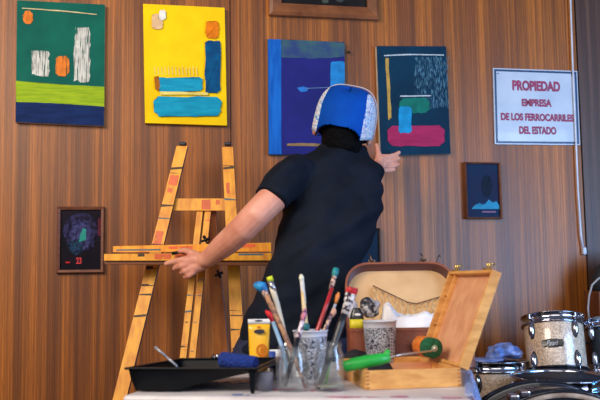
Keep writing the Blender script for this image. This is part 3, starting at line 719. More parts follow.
# murky water in jar 2
bm = B(); lathe(bm, [(0, .0105), (r2-.004, .0105), (r2-.004, h2*.12), (0, h2*.12)], p2, seg=32); tag(obj('liquid', bm, mat('murky_liquid', (190, 190, 150), .3, alpha=.45), j2), None)
bt = T(284, 386.5); bt.z = TZ; bt.y += .06; bt.x = (284.5-300)*bt.y/F
sb = thing('glass_bottle', bt, 'slim little clear bottle with silvery neck behind the left jar', 'bottle')
bm = B(); hb = U(284, 341, bt.y).z-TZ
rb_ = .0135
lathe(bm, [(0, .001), (rb_, .001), (rb_*1.05, .01), (rb_*1.05, hb*.52), (rb_*.55, hb*.66), (rb_*.55, hb*.8), (rb_*.4, hb*.8), (rb_*.4, hb*.66), (rb_*.85, hb*.5), (rb_*.85, .006), (0, .006)], bt, seg=28); obj('glass_body', bm, M_GLASS, sb)
bm = B(); lathe(bm, [(0, hb*.8), (rb_*.6, hb*.8), (rb_*.62, hb*.92), (rb_*.35, hb*.96), (rb_*.3, hb), (0, hb)], bt, seg=24); obj('cap', bm, M_CHROME, sb)
# ------------------------------------------------------------------ patterned cups
def cupmat(name):
    m = mat(name, (206, 208, 216), .45); nt = m.node_tree; L = nt.links.new; b = nt.nodes['Principled BSDF']
    tc = nt.nodes.new('ShaderNodeTexCoord'); n = nt.nodes.new('ShaderNodeTexNoise'); n.inputs['Scale'].default_value = 130; n.inputs['Detail'].default_value = 2; n.inputs['Distortion'].default_value = 1.5
    L(tc.outputs['Object'], n.inputs['Vector']); r = nt.nodes.new('ShaderNodeValToRGB'); r.color_ramp.interpolation = 'CONSTANT'; L(n.outputs[0], r.inputs[0])
    e = r.color_ramp.elements; e[0].position = 0; e[0].color = lin((30, 34, 52)); e[1].position = .47; e[1].color = lin((216, 220, 232))
    for p, c in ((.53, (40, 44, 70)), (.58, (208, 210, 220)), (.66, (70, 170, 180)), (.7, (60, 64, 90))):
        k = e.new(p); k.color = lin(c)
    L(r.outputs[0], b.inputs['Base Color']); b.inputs['Alpha'].default_value = 1; return m
M_CUPP = cupmat('cup_print'); M_CUP = mat('cup_clear', (224, 227, 238), .3, trans=.15, rgb2=(212, 216, 230))
def cup(px, wtop, wbot, ytop, d, yp, label):
    c = V(((px-300)/F*d, d, TZ)); c.x = U(px, 340, d).x; h = U(px, ytop, d).z-TZ; rt_ = wtop/2*d/F; rb = wbot/2*d/F; hp = U(px, yp, d).z-TZ
    t = thing('plastic_cup', c, label, 'cup', 'patterned plastic cups')
    bm = B(); rr = lambda q: rb+(rt_-rb)*q/h
    lathe(bm, [(0, .0008, 1), (rb, .0008, 1), (rr(.012), .012, 1), (rr(.013), .013, 0), (rr(hp), hp, 0), (rr(h)*1.0, h, 1), (rt_*1.04, h, 1), (rt_*1.04, h-.003, 1), (rt_*.96, h-.003, 1), (rb*.95, .004, 1), (0, .004, 1)], c, seg=48)
    obj('cup_body', bm, [M_CUPP, M_CUP], t); return t, c, rb, rt_, h
c1 = cup(310.5, 34, 24, 330, 2.02, 336, 'patterned plastic cup behind the two jars, holding the red brush')
c2 = cup(380, 33, 26, 320.5, 2.215, 327, 'patterned plastic cup in front of the brown suitcase')
# dark lettering strip up the side of that cup
cc, rb, rt_, h = c2[1:]
bm = B()
def on_cup(a, hh, o=.0008): rr = rb+(rt_-rb)*hh/h+o; return cc+V((sin(R(a))*rr, -cos(R(a))*rr, hh))
for k in range(10): quad(bm, on_cup(34, .02+k*.0085), on_cup(50, .02+k*.0085), on_cup(50, .0285+k*.0085), on_cup(34, .0285+k*.0085), 1)
for k in range(10):
    z0_ = .021+k*.0085
    quad(bm, on_cup(37, z0_, .0014), on_cup(47, z0_, .0014), on_cup(47, z0_+.0025, .0014), on_cup(37, z0_+.0025, .0014))
    quad(bm, on_cup(37, z0_, .0016), on_cup(40, z0_, .0016), on_cup(40, z0_+.006, .0016), on_cup(37, z0_+.006, .0016))
obj('lettering_strip', bm, [mat('strip_dark', (40, 40, 66), .5), M_CUP], c2[0])
# ------------------------------------------------------------------ brushes
def brush(label, path, rad, mh, tipm=None, tip=None, tr_=None, ferr=None, fr_=None, flat=1.0, name='paint_brush', group='paint brushes standing in the jars and cups'):
    """path: pixel/depth list from the ferrule to the butt; tip: list from bristle end to the ferrule"""
    P = [U(*q_) for q_ in path]; t = thing(name, P[-1], label, 'brush', group)
    bm = B(); tube(bm, P, rad, 12); obj('handle', bm, mh, t)
    if ferr:
        Q = [U(*q_) for q_ in ferr[0]]; bm = B(); tube(bm, Q, ferr[1], 14, flat=flat, upv=V((1, 0, .0))); obj('ferrule', bm, ferr[2], t)
    if tip:
        Q = [U(*q_) for q_ in tip]; bm = B(); tube(bm, Q, tr_, 16, flat=flat, upv=V((1, 0, .0)))
        for v in bm.verts: v.co += V((random.uniform(-1, 1), random.uniform(-1, 1), random.uniform(-1, 1)))*.0008
        obj('bristles', bm, tipm, t)
    return t
def bmt(n, a, b=None, sc=120): return mat(n, a, .6, rgb2=b or tuple(v*.6 for v in a), scale=sc, ramp=(.42, .58))
M_SPLAT = mat('handle_splattered', (214, 176, 150), .5, rgb2=(92, 70, 84), scale=130, ramp=(.46, .56), detail=3)
M_TAN = mat('handle_tan', (212, 172, 118), .5, rgb2=(190, 146, 92), scale=40); M_BLK = mat('handle_black', (24, 26, 34), .35); M_REDH = mat('handle_red', (176, 28, 40), .3, coat=.4)
M_WH = mat('handle_white', (222, 222, 218), .4, rgb2=(196, 196, 196)); M_LBL = mat('handle_pale_blue', (150, 186, 220), .4)
M_FER = mat('ferrule_silver', (196, 196, 204), .3, .8, rgb2=(120, 120, 130), scale=90)
T_BLUE = bmt('bristle_blue', (36, 140, 196), (20, 96, 160), 90); T_LIME = mat('bristle_lime', (206, 214, 30), .6); T_WHITE = mat('bristle_white', (226, 222, 200), .6)
T_TEAL = bmt('bristle_teal', (30, 138, 142), (16, 96, 110), 90); T_RED = bmt('bristle_red', (214, 30, 40), (160, 16, 30), 90); T_ORG = mat('bristle_orange', (220, 130, 60), .6); T_PEACH = mat('bristle_peach', (232, 170, 140), .6)
b1 = brush('big round brush with blue bristles and spattered brown handle', [(264.5, 291, 1.97), (279, 322, 1.945), (291, 349, 1.92), (305.5, 388, 1.885)], [.0062, .0064, .0056, .0032], bmt('handle_brown', (176, 128, 92), (104, 74, 66), 60),
   T_BLUE, [(254, 284.5, 1.975), (257.5, 285.2, 1.974), (262, 287, 1.972), (265.5, 292, 1.97)], [.004, .0105, .0125, .007], ([(262.5, 287.5, 1.971), (268, 299, 1.966)], [.0078, .0072], M_SPLAT))
brush('flat brush with lime-yellow tip and white handle behind the big blue one', [(272, 287, 2.03), (277.5, 305, 2.02), (284, 330, 2.0), (293, 366, 1.955)], [.0072, .0062, .0045, .003], mat('handle_white_tan', (226, 220, 204), .5, rgb2=(196, 186, 170)),
   T_LIME, [(269.5, 276.5, 2.03), (270.6, 281, 2.03)], [.0072, .0078], ([(270.5, 281, 2.03), (274, 292, 2.028)], [.0075, .007], M_FER))
brush('small brush with red tip and pale blue handle', [(273, 322, 1.99), (281, 344, 1.97), (288, 372, 1.94)], [.0046, .005, .003], M_LBL,
   T_RED, [(265.5, 311, 2.0), (269.5, 314, 1.995), (273, 322, 1.99)], [.003, .0068, .0042])
brush('slim brush with white tip and two-tone white and tan handle', [(302, 281, 2.06), (303.4, 300, 2.05), (306, 328, 2.03), (309, 368, 2.01)], [.0042, .0052, .0062, .003], mat('handle_two_tone', (226, 202, 160), .5, rgb2=(206, 172, 116)),
   T_WHITE, [(301, 274.5, 2.065), (301.3, 277.5, 2.063), (302, 282, 2.06)], [.0035, .0066, .0048], ([(302, 281, 2.06), (304, 303, 2.05)], [.0054, .0056], M_WH))
brush('brush with teal tip and glossy dark red handle', [(332, 288, 2.07), (326, 306, 2.05), (317.5, 330, 2.03), (307, 366, 2.0)], [.0045, .0052, .0058, .003], M_REDH,
   T_TEAL, [(336.2, 269, 2.09), (335.4, 273, 2.085), (334, 277.5, 2.08)], [.0078, .0088, .0058], ([(334.4, 276.5, 2.08), (330.5, 290, 2.07)], [.0062, .0052], M_SPLAT))
brush('thin brush with orange tip and pale handle between red-handled and red-tipped ones', [(335.5, 304, 2.05), (330, 318, 2.04), (319, 346, 2.02), (314, 366, 2.0)], [.0034, .0046, .0036, .0026], mat('handle_grey_white', (206, 208, 214), .5, rgb2=(150, 150, 164)),
   T_ORG, [(338.6, 292.5, 2.06), (337.6, 296, 2.057), (335.8, 303, 2.05)], [.002, .0052, .0034])
brush('short brush with peach tip leaning in the cup', [(331.5, 314, 2.03), (326, 327, 2.02), (316, 352, 2.0)], [.0044, .005, .003], M_SPLAT,
   T_PEACH, [(335, 308.5, 2.035), (334, 311.5, 2.034), (331.5, 316, 2.03)], [.003, .0066, .0048])
brush('wide flat brush with bright red tip, speckled ferrule and thick black handle', [(344.5, 314, 1.935), (340.5, 325, 1.93), (334, 345, 1.915), (318, 389, 1.885)], [.0075, .0092, .0076, .0046], M_BLK,
   T_RED, [(353, 287.5, 1.95), (352.6, 289.5, 1.95), (350.5, 294.5, 1.947)], [.0125, .014, .0128], ([(350.8, 293.5, 1.947), (349, 299, 1.944), (344, 316, 1.935)], [.0132, .0108, .008], mat('ferrule_speckled', (214, 206, 206), .4, .2, rgb2=(50, 42, 54), scale=110, ramp=(.46, .52))), flat=.45)
brush('brush with pink-stained ferrule and black handle crossing the brown one', [(298, 338, 1.9), (293, 356, 1.89), (285, 387, 1.875)], [.0056, .0058, .004], M_BLK,
   bmt('bristle_pinkgrey', (200, 120, 140), (70, 60, 90), 100), [(305.6, 309, 1.915), (304, 314, 1.912), (302, 323, 1.908)], [.003, .006, .005], ([(302.6, 320, 1.909), (297.5, 341, 1.9)], [.005, .0062], mat('ferrule_pinky', (232, 214, 222), .4, rgb2=(90, 60, 90), scale=110, ramp=(.42, .52))))
bm = B(); tube(bm, [U(333, 346, 1.93), U(325, 388, 1.905)], [.0034, .0034], 10)
tag(obj('stirring_stick', bm, mat('stick_green', (120, 176, 84), .3, trans=.3)), 'thin translucent green stick standing in the right glass jar', 'stick')
bm = B(); lathe(bm, [(0, 0), (.007, 0), (.0085, .004), (.0085, .012), (.006, .016), (0, .017)], U(306, 329, 1.985)-Z*.003, seg=20)
tube(bm, [U(306, 328, 1.985), U(307, 372, 1.99)], .0028, 8)
tag(obj('teal_marker', bm, mat('cap_teal', (20, 112, 118), .5)), 'teal-capped marker poking up from the cup behind the jars', 'marker')
# ------------------------------------------------------------------ wooden box easel
M_BOX = mat('box_wood', (228, 170, 96), .45, rgb2=(200, 138, 70), scale=10, stretch=(2, 2, 6), bump=.1, bscale=30)
M_BOXP = mat('box_plywood', (222, 164, 120), .55, rgb2=(206, 142, 100), scale=7, stretch=(1, 4, 4))
M_BRASS = mat('brass', (214, 172, 84), .25, .9)
A_ = T(366, 390.5); B_ = T(461.5, 387); A_.z = B_.z = TZ
bu = (B_-A_).normalized(); bw = (B_-A_).length; bv = V((-bu.y, bu.x, 0)); bd = .305; bh = .043
wb = thing('wooden_paint_box', A_+bu*bw/2+bv*bd/2, 'open light wood paint box with raised lid, at the right of the table', 'paint box')
brot = M((bu, bv, Z)).transposed()
def BP(a, b, h): return A_+bu*a+bv*b+Z*h
bm = B(); th = .008
def bx(bm, a0, a1, b0, b1, h0, h1, mi=0, bev=.0012): box(bm, BP((a0+a1)/2, (b0+b1)/2, (h0+h1)/2), (a1-a0, b1-b0, h1-h0), brot, mi, bev)
bx(bm, 0, bw, 0, th, .0005, bh); bx(bm, 0, bw, bd-th, bd, .0005, bh); bx(bm, 0, th, th, bd-th, .0005, bh); bx(bm, bw-th, bw, th, bd-th, .0005, bh)
bx(bm, th, bw-th, th, bd-th, .001, .006, 1)
for k in range(5):
    z0_ = .003+k*.0084
    quad(bm, BP(.0, -.0004, z0_), BP(.008, -.0004, z0_), BP(.008, -.0004, z0_+.004), BP(0, -.0004, z0_+.004), 2); quad(bm, BP(bw-.008, -.0004, z0_), BP(bw, -.0004, z0_), BP(bw, -.0004, z0_+.004), BP(bw-.008, -.0004, z0_+.004), 2)
obj('box_body', bm, [M_BOX, M_BOXP, mat('box_joint', (176, 112, 56), .5)], wb)
bm = B(); bx(bm, th, bw-th, bd*.62, bd*.62+.005, .006, bh-.004); bx(bm, bw*.42, bw*.42+.005, bd*.62, bd-th, .006, bh-.004); obj('divider', bm, M_BOXP, wb)
bm = B(); bx(bm, -.004, 0, bd*.25, bd*.25+.03, .014, .036, 0, .001); bx(bm, -.007, -.004, bd*.25+.008, bd*.25+.022, .01, .03, 0, .001); obj('latch', bm, M_BRASS, wb)
# lid: hinged on the right edge, opened past vertical
LA = R(22); ld = (Z*cos(LA)+bu*sin(LA)); ln = (-bu*cos(LA)+Z*sin(LA))      # ld up the lid, ln its inner normal (faces left)
LH = .236; LT = .024
lrot = M((bv, ld, ln)).transposed()
h0 = BP(bw-.004, 0, bh+.002)
def LP(b, l, n): return h0+bv*b+ld*l-ln*(LT)+ln*n
def lb(bm, b0, b1, l0, l1, n0, n1, mi=0): box(bm, LP((b0+b1)/2, (l0+l1)/2, (n0+n1)/2), (b1-b0, l1-l0, n1-n0), lrot, mi, .0012)
bm = B()
lb(bm, 0, th, 0, LH, 0, LT); lb(bm, bd-th, bd, 0, LH, 0, LT); lb(bm, th, bd-th, 0, th, 0, LT); lb(bm, th, bd-th, LH-th, LH, 0, LT); lb(bm, th, bd-th, th, LH-th, 0, .006, 1)
lid = obj('lid', bm, [M_BOX, M_BOXP], wb)
bm = B(); lb(bm, bd-th-.029, bd-th-.026, th, LH-th, .006, LT-.006); 
for l in (.09, .17): lb(bm, bd-th-.026, bd-th, l, l+.004, .006, LT-.006)
obj('slot_rack', bm, M_BOX, lid)
for b_ in (.035, bd-.05):
    bm = B(); lb(bm, b_, b_+.022, LH, LH+.003, LT-.03, LT+.004)
    tube(bm, [LP(b_+.004, LH+.002, LT-.012), LP(b_+.004, LH+.016, LT-.002), LP(b_+.004, LH+.02, LT-.014)], .0022, 8)
    tube(bm, [LP(b_+.018, LH+.002, LT-.012), LP(b_+.018, LH+.016, LT-.002), LP(b_+.018, LH+.02, LT-.014)], .0022, 8)
    tube(bm, [LP(b_+.004, LH+.02, LT-.014), LP(b_+.018, LH+.02, LT-.014)], .0026, 8)
    obj('latch', bm, M_BRASS, lid)
# things in the box
bm = B(); loft(bm, [(BP(.072, .15, .0075+z_), bu*w_*.68, bv*l_*.7) for z_, w_, l_ in ((0, .045, .05), (.018, .046, .05), (.034, .036, .042), (.046, .016, .02), (.049, .004, .006))], 24)
for v in bm.verts: v.co += Z*max(0, NZ.noise(v.co*50))*.008
tag(obj('dark_rag', bm, mat('rag_black', (28, 34, 42), .9, bump=.5, bscale=60)), 'crumpled black rag lying inside the open wooden box', 'rag')
# green handled small roller
gr = thing('paint_roller', BP(.03, .03, bh), 'mini paint roller with fat green handle resting across the wooden box', 'paint roller')
M_GRN = mat('grip_green', (36, 172, 62), .4, rgb2=(24, 150, 50), scale=12)
dg_ = 1.93
bm = B(); tube(bm, [U(343.5, 367.3, 1.915), U(345.5, 366.6, 1.915), U(353, 364.2, 1.915), U(366, 361.6, 1.915), U(380, 359.2, 1.925), U(388.5, 357.6, 1.93), U(390, 357.2, 1.93)], [.007, .0125, .014, .0145, .0135, .0105, .006], 20)
tube(bm, [U(385, 357.5, 1.928), U(388.5, 350, 1.93)], [.009, .0055], 12); obj('handle', bm, M_GRN, gr)
M_WIRE = mat('wire_grey', (196, 188, 178), .3, .7)
bm = B(); tube(bm, [U(389, 357.5, 1.93), U(400, 354.8, 1.95), U(416, 352.8, 1.985), U(431, 351, 2.02), U(434, 349, 2.03)], .0024, 10); obj('wire_frame', bm, M_WIRE, gr)
M_GNAP = mat('nap_green', (26, 104, 64), .9, rgb2=(16, 74, 48), scale=120, bump=.6, bscale=150); M_ONAP = mat('nap_orange', (238, 140, 48), .9, rgb2=(222, 110, 30), scale=100, bump=.6, bscale=150)
ax0, ax1 = U(434.5, 348.5, 2.028), U(419.5, 345, 2.10)
bm = B(); ad = (ax1-ax0).normalized(); lathe(bm, [(0, 0, 1), (.008, -.0005, 1), (.019, .0, 0), (.0245, .004, 0), (.0245, .03, 0), (.0245, .0301, 2), (.0245, .07, 2), (.018, .074, 2), (0, .074, 2)], ax0, ad, 32)
obj('roller_sleeve', bm, [M_GNAP, mat('core_pale', (180, 196, 160), .6), M_ONAP], gr)
bm = B(); ball(bm, ax0-ad*.002, .0055); obj('axle_cap', bm, M_WIRE, gr)
# ------------------------------------------------------------------ suitcase
M_LEA = mat('suitcase_leather', (146, 82, 56), .42, rgb2=(116, 60, 42), scale=14, bump=.15, bscale=50); M_LEAD = mat('suitcase_dark', (92, 50, 38), .5)
M_LIN = mat('lining_cream', (214, 174, 126), .85, rgb2=(196, 154, 108), scale=9, bump=.2, bscale=30); M_POCK = mat('pocket_cloth', (208, 166, 112), .9, rgb2=(172, 128, 82), scale=14, stretch=(9, 9, 1), bump=.5, bscale=10)
SC0 = V((U(350, 345, 2.275).x, 2.275, TZ)); sw_, sd_, sh_ = .342, .185, .114
def rr_loop(w, h, r, n=6, r2=None):
    """rounded rect corners; bottom corners radius r2"""
    r2 = r if r2 is None else r2; P = []
    for cx_, cz, a0, q_ in ((w-r, h-r, 0, r), (r, h-r, 90, r), (r2, r2, 180, r2), (w-r2, r2, 270, r2)):
        for k in range(n+1):
            a = R(a0+90*k/n); P.append((cx_+q_*cos(a), cz+q_*sin(a)))
    return P
sc_ = thing('suitcase', SC0+V((sw_/2, sd_/2, 0)), 'open vintage brown leather suitcase with cream lining at the back of the table', 'suitcase')
bm = B()
def plan(off, z):  return [bm.verts.new(SC0+V((x, y, z))) for x, y in [(p[0]*(1-2*off/sw_)+off, p[1]*(1-2*off/sd_)+off) for p in rr_loop(sw_, sd_, .03)]]
L_ = [plan(.004, .0006), plan(0, .006), plan(0, sh_-.01), plan(-.002, sh_-.009), plan(-.002, sh_), plan(.006, sh_), plan(.006, .01)]
n_ = len(L_[0])
for i, (a, b) in enumerate(zip(L_, L_[1:])):
    for k in range(n_):
        f = bm.faces.new((a[k], a[(k+1) % n_], b[(k+1) % n_], b[k])); f.material_index = 1 if i >= 5 else 0
bm.faces.new(L_[0]); bm.faces.new(L_[-1]).material_index = 1
obj('base_shell', bm, [M_LEA, M_LIN], sc_)
bm = B(); box(bm, SC0+V((sw_*.62, -.008, .062)), (.09, .012, .012), None, 0, .004); box(bm, SC0+V((sw_*.62-.042, -.003, .062)), (.012, .01, .02), None, 0, .002); box(bm, SC0+V((sw_*.62+.042, -.003, .062)), (.012, .01, .02), None, 0, .002); obj('carry_handle', bm, M_LEAD, sc_)
# lid
SA = R(24); su_ = V((0, sin(SA), cos(SA))); sn_ = V((0, -cos(SA), sin(SA)))
hz = SC0+V((.004, sd_+.016, sh_-.004)); SLH = .205; SLT = .045; slw = sw_-.008
def SP(x, l, n): return hz+V((x, 0, 0))+su_*l+sn_*n
bm = B()
def lidloop(off, n): return [bm.verts.new(SP(p[0]*(1-2*off/slw)+off, p[1]*(1-2*off/SLH)+off, n)) for p in rr_loop(slw, SLH, .070, 8, .01)]
L_ = [lidloop(.003, -SLT), lidloop(0, -SLT+.005), lidloop(0, 0), lidloop(.006, 0), lidloop(.0065, -SLT*.25), lidloop(.0068, -SLT*.251), lidloop(.012, -SLT+.006)]
n_ = len(L_[0])
for i, (a, b) in enumerate(zip(L_, L_[1:])):
    for k in range(n_):
        f = bm.faces.new((a[k], a[(k+1) % n_], b[(k+1) % n_], b[k])); f.material_index = 1 if i >= 3 else 0; f.smooth = i != 2
bm.faces.new(L_[0]); bm.faces.new(L_[-1]).material_index = 2
sl = obj('lid', bm, [M_LEA, M_LEAD, M_LIN], sc_)
bm = B(); NP = 40; rows_ = []
for j in range(7):
    row = []
    for i in range(NP+1):
        u = i/NP; x = .085+u*(slw-.13); topl = .140-.07*min(1, u*1.6)+.03*max(0, u-.5)*2-.0*(u > .5)
        l = .014+(topl-.014)*j/6; puff = .010*sin(pi*j/6)*.8+.004*sin(i*1.7)*(j/6)+.003
        row.append(bm.verts.new(SP(x, l, -SLT+.008+puff)))
    rows_.append(row)
for a, b in zip(rows_, rows_[1:]):
    for i in range(NP): bm.faces.new((a[i], a[i+1], b[i+1], b[i])).smooth = True
obj('gathered_pocket', bm, M_POCK, sl)
bm = B(); tube(bm, [rows_co for rows_co in [SP(.085+u*(slw-.13), .140-.07*min(1, u*1.6)+.03*max(0, u-.5)*2, -SLT+.018) for u in [k/20 for k in range(21)]]], .0016, 6); obj('pocket_cord', bm, M_LEAD, sl)
for x in (.085, slw-.09):
    bm = B(); box(bm, SP(x, SLH+.004, -.012), (.022, .004, .02), None, 0, .001); tube(bm, [SP(x, SLH+.004, -.006), SP(x-.003, SLH+.02, -.004), SP(x-.008, SLH+.032, -.006)], [.004, .003, .0015], 8); obj('clasp', bm, mat('clasp_bronze', (110, 88, 72), .35, .8), sl)
bm = B(); tube(bm, [SP(.285, SLH+.002, -.02), SP(.29, SLH+.02, -.02), SP(.297, SLH+.032, -.02), SP(.3, SLH+.024, -.02)], .0016, 8); obj('wire_hook', bm, M_BLACKM, sl)
# white cloth inside
def cloth(name, label, fn, nu, nv, m, cat='cloth', th_=.002):
    bm = B(); g = [[bm.verts.new(fn(i/nu, j/nv)) for i in range(nu+1)] for j in range(nv+1)]
    for a, b in zip(g, g[1:]):
        for i in range(nu): bm.faces.new((a[i], a[i+1], b[i+1], b[i])).smooth = True
    o = obj(name, bm, m); s_ = o.modifiers.new('s', 'SOLIDIFY'); s_.thickness = th_; s_.offset = 1; return tag(o, label, cat)
def wc(u, v):
    x = SC0.x+.080+u*.235; y = SC0.y+.015+v*.13
    peak = .048*math.exp(-((u-.12)/.085)**2)*math.exp(-((v-.35)/.4)**2)*.8
    z = .132+.022*sin(pi*min(1, v*1.3+.1))*(.3+.7*u)+peak+.010*NZ.noise(V((x*34, y*30, 1)))+.004*NZ.noise(V((x*90, y*80, 5)))
    e = min(u, 1-u, v*.8, 1-v)*9
    return V((x, y, TZ+.03+(z-.03)*min(1, .25+e)))
cloth('cloth', 'crumpled white cloth heaped inside the open suitcase', wc, 60, 30, mat('cloth_white', (236, 232, 230), .85, rgb2=(214, 210, 212), scale=20, bump=.3, bscale=40))
# little bottle with yellow label
ld_ = 2.305; ink = thing('ink_bottle', V((U(357, 320, ld_).x, ld_, TZ+.0)), 'small black paint bottle with yellow label in the suitcase corner', 'bottle')
bm = B(); c_ = U(357, 328, ld_); zb = TZ+.02
loft(bm, [(V((c_.x, ld_, z_)), V((w_, 0, 0)), V((0, w_*.8, 0))) for z_, w_ in ((zb, .019), (U(357, 330, ld_).z, .0195), (U(357, 318, ld_).z, .0195), (U(357, 313, ld_).z, .016), (U(357, 309, ld_).z, .011), (U(357, 308, ld_).z, .010))], 24, e=3); obj('bottle_body', bm, mat('bottle_black', (26, 26, 32), .3), ink)
bm = B(); loft(bm, [(V((c_.x, ld_, U(357, y_, ld_).z)), V((.0202, 0, 0)), V((0, .0165, 0))) for y_ in (329.5, 319)], 24, e=3); obj('yellow_label', bm, mat('label_yellow', (226, 212, 44), .5, rgb2=(206, 190, 36), scale=60), ink)
bm = B(); disc(bm, U(357.5, 314.5, ld_-.0195), .009, .0035); obj('white_print', bm, M_WHITE, ink)
# scrunched dark/white printed bag beside it
def wad(name, label, c, r, m, cat, sc=(1, 1, 1), amp=.35, fr=40, sub=4):
    bm = B(); ball(bm, c, r, sub=sub, sc=sc)
    for v in bm.verts:
        d0 = v.co-c; v.co = c+d0*(1+amp*NZ.noise(v.co*fr)+amp*.4*NZ.noise(v.co*fr*2.3))
    return tag(obj(name, bm, m), label, cat)
wad('crumpled_wrapper', 'crumpled black and silver wrapper standing between bottle and white cloth', U(370, 308, 2.335), .029, mat('wrapper', (176, 172, 176), .35, rgb2=(36, 36, 46), scale=45, ramp=(.46, .54), detail=2), 'wrapper', (.9, .7, .95), .4)
wad('crumpled_tissue', 'crumpled whitish tissue behind the red-tipped brush', U(351, 310, 2.325), .026, mat('tissue', (206, 204, 212), .9, rgb2=(176, 172, 184), scale=30), 'tissue', (.7, .7, 1.2), .35)
wad('crumpled_wrapper', 'dark crumpled cloth on the table between right jar and cup', V((U(356, 352, 2.2).x, 2.215, TZ+.032)), .032, mat('darkwad', (26, 26, 34), .8), 'cloth', (1.3, .7, .9), .25, 25).name = 'dark_cloth'
# ------------------------------------------------------------------ plastic sheet over the right table edge
M_PLAS = mat('plastic_sheet', (110, 165, 235), .25, rgb2=(200, 210, 245), scale=9, alpha=.5, bump=.5, bscale=40)
def ps(u, v):
    # u across from table interior to overhang, v along depth
    b = .015+v*.48; a = TW-.014+min(u, .45)/.45*.016; over = max(0, u-.45)/.55
    drop = over**1.3*(.10+.03*sin(v*9)); out = .0+over*(.012+.022*v+.008*sin(v*17))
    h = .003+.004*abs(NZ.noise(V((u*4, v*9, 2))))*2*(1-over)
    return TB(a+out, b, h+.002-drop)
cloth('plastic_sheet', 'bluish clear plastic sheet draped over the right edge of the table', ps, 30, 40, M_PLAS, 'plastic sheet', .0006)
# ------------------------------------------------------------------ drums
M_SPK = mat('sparkle', (226, 194, 164), .3, rgb2=(150, 126, 104), scale=230, voro=True, coat=.6, ramp=(.1, .8), spec=.6); M_BLUESH = mat('shell_dark', (18, 22, 34), .25, coat=.5)
M_HOOP = mat('hoop_chrome', (190, 190, 200), .14, 1); M_HOOPB = mat('hoop_black', (18, 20, 28), .2, coat=.5); M_HEAD = mat('drum_head', (30, 32, 42), .6, spec=.15)
M_LUGD = mat('lug_gasket', (16, 18, 24), .5)
def drum(name, label, top, axis, r, h, shell, lug_as, hoopm, parts=True, lug_levels=(.24, .76), cat='drum', seg=64, leg=True, hoopm2=None):
    """top: centre of the top hoop; axis points from bottom to top"""
    axis = axis.normalized(); t = thing(name, V((top.x, top.y, 0)) if leg else top-axis*h, label, cat, 'drums of the kit')
    bot = top-axis*h; fx = V((1, 0, 0)); fx = (fx-axis*fx.dot(axis)).normalized(); fy = axis.cross(fx)      # fy points away from the camera
    if fy.y < 0: fy = -fy
    bm = B(); lathe(bm, [(r*.98, h*.01), (r, .01), (r, h-.01), (r*.98, h*.99)], bot, axis, seg); obj('shell', bm, shell, t)
    for k, (z0_, nm) in enumerate(((0, 'bottom_hoop'), (h, 'top_hoop'))):
        bm = B(); s_ = 1 if k else -1
        lathe(bm, [(r*.99, z0_-s_*.030), (r+.010, z0_-s_*.030), (r+.010, z0_-s_*.024), (r+.004, z0_-s_*.022), (r+.004, z0_+s_*.004), (r+.010, z0_+s_*.006), (r+.010, z0_+s_*.009), (r-.002, z0_+s_*.009), (r-.002, z0_-s_*.0)], bot, axis, seg)
        hp_ = obj(nm, bm, hoopm if k else (hoopm2 or hoopm), t)
        for a in lug_as:
            a = R(a); dirv = fx*sin(a)-fy*cos(a)
            bm = B(); c_ = bot+axis*(z0_-s_*.0)+dirv*(r+.011); box(bm, c_-axis*s_*.004, (.016, .012, .02), M((fx*cos(a)+fy*sin(a), dirv, axis)).transposed(), 0, .003); obj('hoop_ear', bm, hoopm, hp_)
    bm = B(); lathe(bm, [(0, h+.001), (r*.97, h+.001), (r*.99, h-.003)], bot, axis, seg); obj('drum_head', bm, M_HEAD, t)
    bm = B(); lathe(bm, [(0, -.001), (r*.97, -.001), (r*.99, .003)], bot, axis, seg); obj('drum_head', bm, M_HEAD, t)
    for a in lug_as:
        a = R(a); dirv = fx*sin(a)-fy*cos(a); tx = fx*cos(a)+fy*sin(a); rt3 = M((tx, dirv, axis)).transposed()
        for q_ in lug_levels:
            c_ = bot+axis*(h*q_)+dirv*(r+.001)
            bm = B(); ball(bm, c_, 1, 0, 3, (.0155, .005, .036), rt3); lg = obj('lug', bm, M_LUGD, t)
            bm = B(); ball(bm, c_+dirv*.003, 1, 0, 3, (.0120, .011, .030), rt3); obj('lug_casing', bm, M_HOOP, lg)
        bm = B(); tube(bm, [bot+axis*.0+dirv*(r+.009), bot+axis*h*(lug_levels[0])+dirv*(r+.007)], .0022, 8); obj('tension_rod', bm, M_HOOP, t); bm = B(); tube(bm, [bot+axis*h+dirv*(r+.009), bot+axis*h*(lug_levels[-1])+dirv*(r+.007)], .0022, 8); obj('tension_rod', bm, M_HOOP, t)
    return t, bot, axis, fx, fy
DT = 3.20
ax_ = V((.03, .26, 1)).normalized()
top_c = U(552.5, 319.5, DT+.12)
t1, bot, axn, fx, fy = drum('rack_tom', 'champagne sparkle rack tom drum with black badge on its shell', top_c, ax_, .113, .226, M_SPK, (-61, 27, 110, -150), M_HOOP, hoopm2=M_HOOPB)
# badge
bc = bot+axn*.226*.54-fy*(.113)
bm = B(); n_ = 9; f_, bk_ = [], []
def bp(a, z_, o): 
    a -= .36; return bot+axn*(.226*.50+z_)+(fx*sin(a)-fy*cos(a))*(.113+o)
shape = [(a*1.6, z_*1.05) for a, z_ in [(-.21, -.013), (-.12, -.013), (-.1, -.016), (.1, -.016), (.12, -.013), (.21, -.013), (.23, .0), (.21, .013), (.12, .013), (.1, .016), (-.1, .016), (-.12, .013), (-.21, .013), (-.23, 0)]]
mid_ = bm.verts.new(bp(0, 0, .003)); lo_ = [bm.verts.new(bp(a, z_, .003 if abs(a) < .15 else .003)) for a, z_ in shape]
lo2 = [bm.verts.new(bp(a, z_, -.001)) for a, z_ in shape]
for k in range(len(shape)):
    j = (k+1) % len(shape); bm.faces.new((lo_[k], lo_[j], mid_)); bm.faces.new((lo_[k], lo_[j], lo2[j], lo2[k]))
